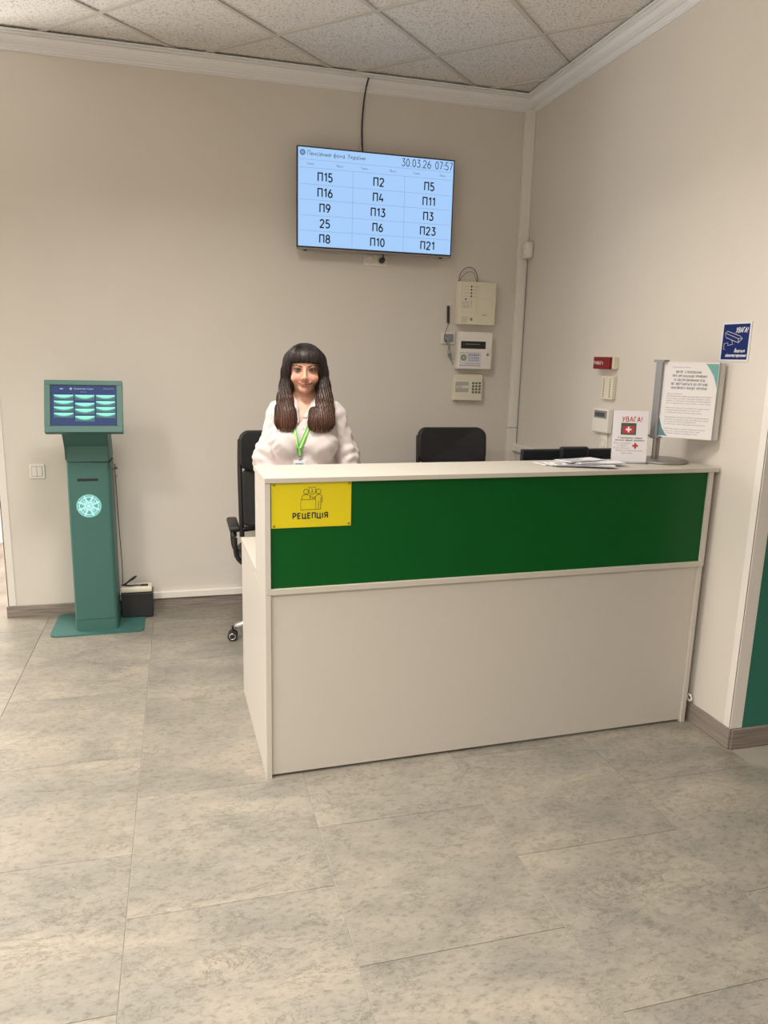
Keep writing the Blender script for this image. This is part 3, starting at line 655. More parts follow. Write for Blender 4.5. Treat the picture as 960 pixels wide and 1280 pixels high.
# slot, emblem
obj('ticket_slot', bx(-.058, .048, -.1195, -.110, .866, .880, .001), M_black, K)['label'] = 'dark ticket slot'
em_m = emit('emblem_glow', (.58, .98, .97), .95)
em = bmesh.new(); ex, ez, ey = -.006, .728, -.1185
cyl(em, (ex, ey+.001, ez), (ex, ey-.0012, ez), .066, n=40)
E_ = obj('emblem_disc', em, mat('emblem_teal', (.12, .42, .38), .4), K); E_['label'] = 'round pale emblem'
em = bmesh.new()
def ring(cx, cz, r, w=.0042, n=20, a0=0, a1=2*PI, closed=True):
    P = [(ex+cx+r*math.cos(a0+(a1-a0)*k/(n if closed else n-1)), ey-.0016, ez+cz+r*math.sin(a0+(a1-a0)*k/(n if closed else n-1))) for k in range(n)]
    tube(em, P, w*.6, 6, closed)
for k in range(8):
    a = 2*PI*k/8; ring(.034*math.cos(a), .034*math.sin(a), .0165, .005)
for k in range(8):
    a = 2*PI*(k+.5)/8; cyl(em, (ex+.052*math.cos(a), ey, ez+.052*math.sin(a)), (ex+.052*math.cos(a), ey-.003, ez+.052*math.sin(a)), .0062, n=10)
    cyl(em, (ex+.020*math.cos(a), ey, ez+.020*math.sin(a)), (ex+.020*math.cos(a), ey-.003, ez+.020*math.sin(a)), .0052, n=10)
for k in range(4):
    a = PI/4+PI/2*k; tube(em, [(ex, ey-.0018, ez), (ex+.044*math.cos(a), ey-.0018, ez+.044*math.sin(a))], .003, 6)
    a += PI/4; tube(em, [(ex, ey-.0018, ez), (ex+.028*math.cos(a), ey-.0018, ez+.028*math.sin(a))], .0026, 6)
ring(0, 0, .060, .0022, 40)
obj('emblem_ornament', em, em_m, E_)
# head
TL_ = math.radians(20)
HM = Matrix.Translation((.011, -.235, 1.278)) @ Matrix.Rotation(-TL_, 4, 'X') @ face_back(0, 0, 0)
hw, hh = .190, .139
H = bmesh.new()
for q in ((-hw, hw, -hh, -hh+.034), (-hw, hw, hh-.026, hh)): box(H, q[0], q[1], q[2], q[3], -.035, .010, .002, HM)
for q in ((-hw, -hw+.028, -hh+.034, hh-.026), (hw-.028, hw, -hh+.034, hh-.026)): box(H, q[0], q[1], q[2], q[3], -.035, .010, 0, HM)
box(H, -hw+.01, hw-.01, -hh+.01, hh-.01, -.05, -.034, .004, HM)
obj('screen_housing', H, M_teal, K)
sx0, sx1, sy0, sy1 = -hw+.028, hw-.028, -hh+.034, hh-.026
S = obj('touch_screen', bx(sx0, sx1, sy0, sy1, -.006, .006, 0, HM), [emit('screen_navy', lin((34, 62, 120))[:3], .85)], K)
b = bmesh.new()
for q in ((sx0, sx1, sy0, sy0+.003), (sx0, sx1, sy1-.004, sy1), (sx0, sx0+.004, sy0, sy1), (sx1-.004, sx1, sy0, sy1)): box(b, *q, .004, .0068, 0, HM)
obj('screen_edge', b, M_black, S)
def btn_mat():
    m = bpy.data.materials.new('screen_button'); m.use_nodes = True; nt = m.node_tree; N = nt.nodes; L = nt.links
    b = N['Principled BSDF']; b.inputs['Base Color'].default_value = (.01, .01, .01, 1); b.inputs['Emission Strength'].default_value = 1
    uv = N.new('ShaderNodeUVMap'); s = N.new('ShaderNodeSeparateXYZ'); L.new(uv.outputs[0], s.inputs[0])
    def mth(op, a, c):
        x = N.new('ShaderNodeMath'); x.operation = op
        for i, v in enumerate((a, c)):
            if isinstance(v, (int, float)): x.inputs[i].default_value = v
            else: L.new(v, x.inputs[i])
        return x.outputs[0]
    xx = mth('SUBTRACT', s.outputs[0], .5); x2 = mth('MULTIPLY', mth('MULTIPLY', xx, xx), 1.9); v = mth('SUBTRACT', s.outputs[1], x2)
    r = N.new('ShaderNodeValToRGB'); e = r.color_ramp.elements; e[0].position = .0; e[0].color = lin((42, 92, 92)); e[1].position = .62; e[1].color = lin((150, 250, 225))
    k = e.new(.26); k.color = lin((62, 130, 120)); k = e.new(.36); k.color = lin((110, 225, 200))
    L.new(v, r.inputs[0]); L.new(r.outputs[0], b.inputs['Emission Color']); return m
M_btn = btn_mat(); SWk, SHk = sx1-sx0, sy1-sy0
cols = (((.055, .345), (.24, .385, .53, .68), (.115,)*4), ((.37, .66), (.24, .435, .58, .755), (.13,)*4), ((.685, .975), (.24, .39, .535, .68), (.12,)*4))
for (u0, u1), tops, hs in cols:
    for tp, hg in zip(tops, hs):
        me = bpy.data.meshes.new('screen_button'); a, c = sx0+u0*SWk, sx0+u1*SWk; y1_ = sy1-tp*SHk; y0_ = y1_-hg*SHk
        P = [HM @ Vector(v) for v in ((a, y0_, .0068), (c, y0_, .0068), (c, y1_, .0068), (a, y1_, .0068), (a, y0_, .006), (c, y0_, .006), (c, y1_, .006), (a, y1_, .006))]
        me.from_pydata([tuple(v) for v in P], [], [(0, 1, 2, 3), (4, 7, 6, 5), (0, 4, 5, 1), (2, 6, 7, 3), (0, 3, 7, 4), (1, 5, 6, 2)])
        ul = me.uv_layers.new(name='UVMap')
        for i, co in enumerate(((0, 0), (1, 0), (1, 1), (0, 1))): ul.data[i].uv = co
        link('screen_button', me, M_btn, S)
lettering([('Пенсійний фонд України', .0, sy1-.019, .0105, .092, .0002), ('30.03.26 07:57', sx1-.040, sy1-.019, .008, .05), ('Оберіть послугу', 0, sy1-.036, .006, .03)], emit('screen_white', (.6, .7, .85), .7), S, HM @ Matrix.Translation((0, 0, .0069)))
b = bmesh.new(); cyl(b, HM @ Vector((-.062, sy1-.020, .006)), HM @ Vector((-.062, sy1-.020, .0072)), .006, n=16); box(b, -.115, -.100, sy1-.023, sy1-.018, .006, .0072, 0, HM); obj('screen_icon', b, emit('screen_white', (.6, .7, .85), .7), S)
b = bmesh.new(); tube(b, [(kw+.001, -.02, .915), (kw+.025, -.022, .918)], .005, 8); cyl(b, (kw+.02, -.022, .915), (kw+.024, -.022, .93), .010, .008, 12); tube(b, spline([(kw+.025, -.022, .905), (kw+.027, -.022, .885), (kw+.018, -.022, .87)]), .002, 6)
obj('key', b, M_chrome, K)['label'] = 'small metal key in the side lock'
b = tube(bmesh.new(), spline([(kw+.006, .09, .93), (kw+.012, .09, .6), (kw+.02, .085, .35), (kw+.02, .07, .21)]), .0025, 6); obj('power_cord', b, M_inkdark, K)

# battery box beside kiosk
U = thing('battery_box', 'black box on the kiosk foot plate beside its column', 'box', (-2.452, -.108, .0072))
obj('box_body', bx(-.098, .080, -.055, .055, 0.001, .145, .004), M_blackp, U)
obj('box_rim', bx(-.100, .082, -.057, .057, .132, .150, .003), M_blackp, U)
Q = thing('power_unit', 'cream power unit lying on top of the black box', 'power unit', (-2.452, -.108, .158))
obj('unit_body', bx(-.100, .078, -.05, .05, 0, .032, .008, seg=3), M_cream, Q, auto=.7)
b = tube(bmesh.new(), spline([(-.095, 0, .036), (-.07, -.02, .050), (-.04, -.02, .078), (-.012, .0, .088), (-.035, .02, .062), (-.08, .0, .04), (-.05, -.02, .037), (-.01, -.015, .037), (.02, -.02, .036), (.045, -.02, .036)]), .0045, 8)
cyl(b, (.015, -.02, .0365), (.055, -.02, .0365), .0075, n=10)
b2 = tag(obj('cable', b, M_blackp, smooth=True), 'coiled black cable lying on the cream power unit', 'cable'); b2.location = (-2.452, -.108, .158)

# ------------------------------------------------------------ reception counter (own axes: x along the front, y to the back)
CA = .0285; CO = Matrix.Translation((-1.9042, -2.0691, 0)) @ Matrix.Rotation(CA, 4, 'Z')
R_ = thing('reception_counter', 'long white reception counter with a dark green upper front panel', 'counter', (-1.9042, -2.0691, 0), CA)
CW, CH, CM, TH = 1.893, 1.151, .747, .020
obj('side_panel', bx(0, TH, 0, .785, 0, CM-.0225, .001), M_lam, R_)
obj('side_panel', bx(CW-.045, CW-.025, 0, .785, 0, CM-.0225, .001), M_lam, R_)
obj('front_panel', bx(TH, CW-.045, .010, .028, .012, CM-.0225, .0005), M_lam, R_)
obj('worktop', bx(0, CW-.02, 0, .80, CM-.022, CM, .0015), M_edge, R_)
obj('riser_side', bx(0, TH, 0, .27, CM+.0003, CH-.0183, .001), M_lam, R_)
obj('riser_side', bx(CW-.042, CW-.020, 0, .27, CM+.0003, CH-.0183, .001), M_lam, R_)
obj('green_panel', bx(TH, CW-.042, .010, .026, CM+.0003, CH-.0183, .0005), M_green, R_)['label'] = 'dark green upper front panel'
obj('counter_top', bx(-.001, CW+.002, -.004, .305, CH-.018, CH, .0015), M_edge, R_)
# yellow reception plate
P = thing('reception_sign', 'yellow plate with desk pictogram on the green counter front', 'sign'); P.matrix_world = CO @ face_back(.1675, .0098, 1.052)
obj('plate', bx(-.1445, .1445, -.0825, .0825, 0, .004, .0008), M_yellow, P)
for sx in (-.137, .137):
    for sy in (-.076, .076): obj('screw', lathe(bmesh.new(), [(.0045, 0), (.0045, .002), (.002, .0032), (.0005, .0032)], 14, Matrix.Translation((sx*.985, sy*.97, .004))), mat('brass', (.40, .30, .08), .35, metal=.8), P, auto=.6)
T0 = Matrix.Translation((0, 0, .0042))
lettering([('РЕЦЕПЦІЯ', -.005, -.040, .026, .124, .0016)], M_black, P, T0)
lettering([('⠗⠑⠉⠑⠏⠉⠊⠫', 0, -.062, .012, .04)], M_black, P, T0) if False else None
bd = bmesh.new()
for k, pt in enumerate(('1235', '15', '14', '15', '1234', '14', '1346', '1246')):
    for ch in pt:
        c = int(ch)-1; x = -.021+k*.0065+(.0022 if c > 2 else 0); y = -.059-.0022*(c % 3); cyl(bd, (x, y, .004), (x, y, .0048), .0008, n=6)
obj('braille_dots', bd, mat('braille', (.45, .36, .01), .4), P)
b = bmesh.new()
def ln(pts, closed=False, w=.0009): tube(b, [(x, y, .0043) for x, y in pts], w, 5, closed)
def arc(cx, cy, r, a0=0, a1=2*PI, n=18, closed=True): ln([(cx+r*math.cos(a0+(a1-a0)*k/(n-(0 if closed else 1))), cy+r*math.sin(a0+(a1-a0)*k/(n-(0 if closed else 1)))) for k in range(n)], closed)
ln([(-.040, -.018), (-.040, .019), (.014, .019), (.014, -.018)], True)           # desk
arc(-.021, .047, .0085); ln([(-.036, .021), (-.036, .030), (-.031, .036), (-.012, .036), (-.007, .030), (-.007, .021)])
arc(.024, .047, .0085); ln([(.010, .020), (.018, .035), (.030, .036), (.037, .030), (.037, .008), (.032, .008), (.032, -.018), (.016, -.018)]); ln([(.024, -.018), (.024, .012)]); ln([(.032, .008), (.032, .026)])
ln([(-.011, .056), (-.011, .062), (.013, .062), (.013, .040), (.004, .040), (.001, .035), (-.003, .040), (-.008, .040), (-.011, .044)], True)
ln([(.001, .046), (.001, .056)]); ln([(-.002, .056), (.001, .056)]); ln([(-.003, .046), (.005, .046)])
ln([(.002, .022), (.010, .030), (.010, .020)]); ln([(-.006, .034), (-.002, .026), (.004, .026)])
obj('pictogram', b, M_black, P)

# leaflets
def leaflet(x, y, z, a, label, curl):
    t = thing('leaflet', label, 'leaflet', (0, 0, 0), 0, 'leaflets fanned on the counter top')
    t.matrix_world = CO @ Matrix.Translation((x, y, CH+.0006+z)) @ Matrix.Rotation(a, 4, 'Z')
    bm = bmesh.new(); n = 8; g = []
    for j in range(2):
        for lay in range(2):
            g.append([bm.verts.new((-.105+.21*k/n, -.0495+.099*j, .0012*lay+curl*(k/n-.5)**2+.001*0)) for k in range(n+1)])
    # g0: j0 low, g1: j0 high, g2: j1 low, g3: j1 high
    for k in range(n):
        bm.faces.new((g[1][k], g[1][k+1], g[3][k+1], g[3][k])); bm.faces.new((g[0][k+1], g[0][k], g[2][k], g[2][k+1]))
        bm.faces.new((g[0][k], g[0][k+1], g[1][k+1], g[1][k])); bm.faces.new((g[2][k+1], g[2][k], g[3][k], g[3][k+1]))
    bm.faces.new((g[0][0], g[1][0], g[3][0], g[2][0])); bm.faces.new((g[0][n], g[2][n], g[3][n], g[1][n]))
    obj('folded_sheet', bm, M_paper, t)
    b = bmesh.new(); e = .0014+curl*.25
    box(b, -.1045, .1045, -.0492, -.041, e-.0002+0*e, e+.0004); obj('blue_band', b, mat('leaflet_blue', (.05, .07, .20), .5), t)
    b = bmesh.new()
    for k in range(7): box(b, -.09, -.09+random.uniform(.05, .14), -.032+.011*k, -.0305+.011*k, curl*.2+.0014, curl*.2+.0018)
    obj('print_line', b, M_inkgrey, t)['kind'] = 'stuff'
    return t
leafs = [(1.262, .20, 0, .10, 'bottom'), (1.29, .165, .0022, -.06, 'second'), (1.30, .13, .0045, -.20, 'third'), (1.335, .10, .0068, -.42, 'fourth')]
leafs2 = [(1.385, .165, .0092, .12, 'fifth'), (1.40, .125, .0114, -.10, 'sixth'), (1.352, .19, .0136, .25, 'top')]
names_ = {'bottom': 'white folded leaflet at the bottom of the leaflet fan', 'second': 'white leaflet second from the bottom, sticking out left', 'third': 'white leaflet third from the bottom of the fan',
          'fourth': 'white leaflet turned most towards the counter front edge', 'fifth': 'white leaflet fifth from the bottom, sticking out right', 'sixth': 'white leaflet just under the top one', 'top': 'topmost white leaflet of the fan, tilted towards the back'}
for x, y, z, a, k in leafs+leafs2: leaflet(x, y, z, a, names_[k], .004)

# first-aid notice in clear stand, turned towards the entrance
A_ = thing('notice_stand', 'white first-aid notice in a clear upright stand on the counter', 'sign')
ang = -.36
A_.matrix_world = CO @ Matrix.Translation((1.585, .190, CH)) @ Matrix.Rotation(ang, 4, 'Z')
LB = Matrix.Rotation(-.10, 4, 'X')
M_acr = mat('clear_acrylic', (.92, .95, .96), .05, trans=1)
M_card = mat('notice_card', (.78, .76, .80), .5, noise=.01)
obj('base_foot', bx(-.076, .076, -.035, .03, .0005, .003, .0008), M_acr, A_)
obj('notice_card', bx(-.074, .074, -.0005, .0005, .004, .222, 0, LB), M_card, A_)
obj('clear_back', bx(-.0755, .0755, .0012, .0032, .003, .224, .0006, LB), M_acr, A_)
MA = LB @ face_back(0, -.0007, .115)
lettering([('УВАГА!', .005, .070, .027, .082, .0010)], M_redink, A_, MA)
b = bmesh.new(); box(b, -.040, .024, .004, .054, 0, .0006, 0, MA); obj('picture', b, mat('kit_green', (.05, .10, .07), .5), A_)
b = bmesh.new(); box(b, -.032, .016, .010, .042, .0006, .001, 0, MA); obj('kit_red', b, mat('kit_red', (.50, .04, .05), .5), A_)
b = bmesh.new(); box(b, -.020, .004, .023, .030, .001, .0014, 0, MA); box(b, -.0115, -.0045, .0145, .0385, .001, .0015, 0, MA); obj('white_cross', b, M_whiteink, A_)
b = bmesh.new(); box(b, .012, .036, -.046, -.038, .0, .0006, 0, MA); box(b, .020, .028, -.054, -.030, .0, .0008, 0, MA); obj('red_cross', b, M_redink, A_)
lettering([('У приміщенні наявна', .0, -.008, .011, .100, .0004), ('аптечка першої допомоги', .0, -.018, .011, .120, .0004)], M_inkdark, A_, MA)
lettering([('Місце знаходження', -.030, -.031, .009, .070), ('на рецепції', -.030, -.041, .009, .042), ('В разі необхідності', -.030, -.052, .009, .070), ('зверніться до працівників рецепції', .0, -.062, .009, .115), ('нашої установи', -.010, -.073, .009, .046)], M_inkgrey, A_, MA)

# flip display stand
PX, PY = 1.722, .195
Fd = thing('flip_display', 'grey table stand holding fanned white document panels', 'display stand'); Fd.matrix_world = CO @ Matrix.Translation((PX, PY, CH))
obj('round_base', lathe(bmesh.new(), [(.103, .0005), (.106, .004), (.105, .010), (.095, .015), (.03, .019), (.002, .019)], 48, Matrix.Translation((.036, 0, 0))), M_steel, Fd, auto=.5)
b = bmesh.new(); cyl(b, (-.008, 0, .018), (-.008, 0, .11), .010, n=16); cyl(b, (.012, .006, .018), (.012, .006, .11), .008, n=16); obj('pole', b, M_steel, Fd, auto=.6)
d0 = Vector((.165, -.150)).normalized(); nrm = Vector((-d0.y, d0.x))
HB = .112; PH = .318
b = bmesh.new()
for z in (HB-.006, HB+PH-.004): box(b, -.018, .012, -.02, .05, z, z+.010, .002)
box(b, -.019, -.008, -.012, .030, HB-.01, HB+PH+.006, .003); obj('holder_bracket', b, M_greyp, Fd)
ends = [(.143, -.170), (.1505, -.169), (.158, -.168), (.1655, -.167), (.172, -.166)]
LBL = 'panel'
for k, e in enumerate(ends[::-1]):
    k = len(ends)-1-k
    a = Vector((-.012+.0095*k, .004*k)); e = Vector(e); d = (e-a); ln_ = d.length; d.normalize()
    PM = Matrix(((d.x, 0, d.y, a.x), (d.y, 0, -d.x, a.y), (0, 1, 0, HB), (0, 0, 0, 1)))   # x along panel, y up, z towards the viewer side
    fr = bmesh.new(); wz = ln_
    for q in ((0, .008, 0, PH), (wz-.005, wz, 0, PH), (.008, wz-.005, 0, .006), (.008, wz-.005, PH-.006, PH)): box(fr, *q, -.002, .002, 0, PM)
    pf = obj('document_panel', fr, M_trim if k else M_trim, Fd)
    obj('sheet', bx(.006, wz-.005, .005, PH-.005, -.0012, .0012, 0, PM), M_paper, pf)
    b = bmesh.new(); prism(b, [(wz-.006, PH-.006), (wz-.055, PH-.006), (wz-.040, PH-.026), (wz-.022, PH-.055), (wz-.010, PH-.090), (wz-.006, PH-.105)], .0012, .0015, PM)
    obj('corner_print', b, mat('print_teal', (.16, .42, .40), .5), pf)
    b = bmesh.new(); prism(b, [(.009, .006), (.050, .006), (.040, .014), (.024, .040), (.013, .075), (.009, .085)], .0012, .0015, PM); obj('corner_print', b, mat('print_slate', (.10, .24, .28), .5), pf)
    if k == 0:
        obj('edge_strip', bx(wz-.0045, wz+.001, 0, PH, -.0024, .0024, 0, PM), M_greyp, pf)
        TM = PM @ Matrix.Translation((wz/2+.005, 0, .0016)); L = []
        for i, (s, w_) in enumerate((('ВИТЯГ З ПОЛОЖЕННЯ', .098), ('ПРО ОРГАНІЗАЦІЮ ПРИЙОМУ', .135), ('ТА ОБСЛУГОВУВАННЯ ОСІБ,', .125), ('ЯКІ ЗВЕРТАЮТЬСЯ ДО ОРГАНІВ', .142), ('ПЕНСІЙНОГО ФОНДУ УКРАЇНИ', .140))):
            L.append((s, -.010 if i < 1 else -.004, PH-.042-.0165*i, .0125, w_, .0002))
        L.append(('Пенсійний фонд України', -.040, PH-.022, .007, .07))
        lettering(L, M_inkgrey, pf, TM)
        body = ['Загальні положення', 'Це Положення визначає порядок організації прийому осіб та надання', 'послуг у сервісних центрах, структурних підрозділах головних', 'управлінь, а також вимоги до приміщень для обслуговування', 'осіб, які звертаються до органів Фонду з питань пенсій',
                '', 'Прийом осіб здійснюється відповідно до графіка роботи', 'в порядку електронної черги за талоном або', 'за попереднім записом на прийом через портал', '', 'Обслуговування здійснюється особисто за умови пред’явлення', 'документа, що посвідчує особу, або через представника', 'на підставі документа про повноваження', 'із дотриманням строків, визначених законодавством', '', 'Особи мають право на повторне звернення до фахівця', 'з питань, що стосуються раніше поданої заяви', 'та отримання відповіді у визначений строк']
        L = [(s, -.088, PH-.132-.0098*i, .0072, min(.175, .0033*len(s)), 0, 'LEFT') for i, s in enumerate(body) if s]
        lettering(L, M_inkgrey, pf, TM, 'fine_print', True)

# ------------------------------------------------------------ monitor behind the counter
Mo = thing('monitor', 'black monitor seen from behind over the counter top', 'monitor', (-.415, -1.475, CM), .02)
obj('screen_back', bx(-.245, .245, -.02, .012, .09, .420, .006), mat('monitor_black', (.012, .014, .020), .4), Mo)
obj('back_hump', bx(-.063, .082, -.05, -.018, .12, .434, .010), mat('monitor_black', (.012, .014, .020), .4), Mo)
obj('stand_neck', bx(-.03, .03, -.045, -.02, .012, .14, .003), M_blackp, Mo); obj('stand_foot', bx(-.12, .12, -.11, .08, .0005, .012, .004), M_blackp, Mo)
obj('display_face', bx(-.238, .238, .0121, .0135, .10, .412), emit('monitor_glow', (.30, .36, .45), .4), Mo)
kb = thing('keyboard', 'black computer keyboard lying on the desk behind the counter', 'keyboard', (-.46, -1.335, CM+.0005))
obj('keyboard_body', bx(-.21, .21, -.06, .06, 0, .014, .003), M_blackp, kb)
for r in range(4):
    for c in range(14): obj('key', bx(-.2+.0285*c, -.2+.0285*c+.024, -.05+.026*r, -.05+.026*r+.022, .013, .019, .002, seg=1), M_inkdark, kb)

# ------------------------------------------------------------ office chairs (origin on the floor below the seat; faces -y)
def sweep_pad(w, h0, h1, ycurve, th, nx=10, nz=12, r=.05):
    """upholstered panel: rounded outline, gently curved"""
    bm = bmesh.new(); F = []; B = []
    out = round_rect(-w, w, h0, h1, r, 6)
    def yy(x, z): return ycurve(z)+(x/w)**2*(-.045)
    cx, cz = 0, (h0+h1)/2; rings = []
    for s, off in ((1, 0), (.985, -th*.45), (.93, -th*.5), (.6, -th*.54), (.2, -th*.55)):
        rings.append([bm.verts.new((cx+(x-cx)*s, yy(cx+(x-cx)*s, cz+(z-cz)*s)+off, cz+(z-cz)*s)) for x, z in out])
    back = []
    for s, off in ((.985, th*.45), (.93, th*.5), (.6, th*.5), (.2, th*.5)):
        back.append([bm.verts.new((cx+(x-cx)*s, yy(cx+(x-cx)*s, cz+(z-cz)*s)+off, cz+(z-cz)*s)) for x, z in out])
    n = len(out)
    for seq in ([rings[0]]+rings[1:], [rings[0]]+back):
        for a, c in zip(seq, seq[1:]):
            for i in range(n): bm.faces.new((a[i], a[(i+1) % n], c[(i+1) % n], c[i]))
        bm.faces.new(seq[-1])
    return bm
def make_chair(label):
    t = thing('office_chair', label, 'chair', group='office chairs behind the counter')
    yc = lambda z: .20+.06*max(0, (z-.55))/.6
    obj('headrest_pad', sweep_pad(.222, .93, 1.150, yc, .05, r=.055), M_leather, t, smooth=True)
    obj('mesh_back', sweep_pad(.205, .62, .935, yc, .012, r=.02), M_mesh, t, smooth=True)
    fr = bmesh.new()
    for s in (-1, 1): tube(fr, spline([(s*.213, yc(.56)-.035, .56), (s*.216, yc(.75)-.035, .75), (s*.217, yc(.95)-.03, .95), (s*.212, yc(1.1)-.02, 1.10)]), .014, 8)
    tube(fr, spline([(-.213, yc(.60)-.035, .60), (-.1, yc(.6)+.005, .60), (.1, yc(.6)+.005, .60), (.213, yc(.60)-.035, .60)]), .016, 8)
    obj('back_frame', fr, M_blackp, t, smooth=True)
    b = bmesh.new(); tube(b, spline([(0, .03, .40), (0, .20, .42), (0, .235, .50), (0, .215, .61)]), .022, 8); obj('back_bar', b, M_blackp, t, smooth=True)
    bm = bx(-.24, .24, -.25, .20, .45, .53, .035, seg=4); obj('seat', bm, M_leather, t, auto=1.2)
    for s in (-1, 1):
        a = bmesh.new(); tube(a, spline([(s*.23, .10, .475), (s*.262, .10, .52), (s*.272, .08, .62), (s*.272, .05, .655)]), .013, 8); tube(a, spline([(s*.23, -.08, .475), (s*.262, -.09, .52), (s*.272, -.10, .62), (s*.272, -.06, .655)]), .013, 8)
        ar = obj('armrest', a, M_blackp, t, smooth=True)
        obj('arm_pad', bx(s*.272-.028, s*.272+.028, -.13, .13, .655, .685, .012, seg=3), M_leather, ar, auto=1.2)
    g = bmesh.new(); cyl(g, (0, 0, .40), (0, 0, .16), .020, n=16); cyl(g, (0, 0, .24), (0, 0, .10), .030, n=16); box(g, -.07, .07, -.08, .09, .405, .448, .01); obj('gas_lift', g, M_chrome, t, auto=.6)
    for k in range(5):
        a = 2*PI*k/5+3.0; c, s = math.cos(a), math.sin(a)
        l = bmesh.new(); tube(l, spline([(.02*c, .02*s, .125), (.15*c, .15*s, .115), (.275*c, .275*s, .078)]), [.022]*8+[.018]*8+[.013], 8); lg = obj('base_leg', l, M_chrome, t, smooth=True)
        w = bmesh.new(); px, py = .285*c, .285*s
        for q in (-1, 1):
            ax = Vector((-s, c, 0)); p = Vector((px, py, .027)); cyl(w, p+ax*q*.007, p+ax*q*.026, .027, n=20)
        cyl(w, (px, py, .03), (px, py, .08), .006, n=10); cs = obj('caster', w, M_blackp, t, auto=.6)
        hr = bmesh.new()
        for q in (-1, 1): tube(hr, [Vector((px, py, .027))+Vector((-s, c, 0))*q*.0265+Vector((c, s, 0))*.0165*math.cos(j*PI/8)+Vector((0, 0, .0165*math.sin(j*PI/8))) for j in range(16)], .0036, 6, True)
        obj('hub_ring', hr, M_chrome, cs, smooth=True)
    return t
def copy_tree(o, parent=None):
    c = o.copy(); COL.objects.link(c); c.parent = parent
    for ch in list(o.children): copy_tree(ch, c)
    return c
ch1 = make_chair('black high-back office chair just left of the woman'); ch2 = copy_tree(ch1)
ch1.location = (-1.651, -.66, 0); ch2.location = (-.555, -.49, 0); ch2['label'] = 'black office chair back seen over the counter right of the woman'
# visible caster with chrome hub ring on the near chair

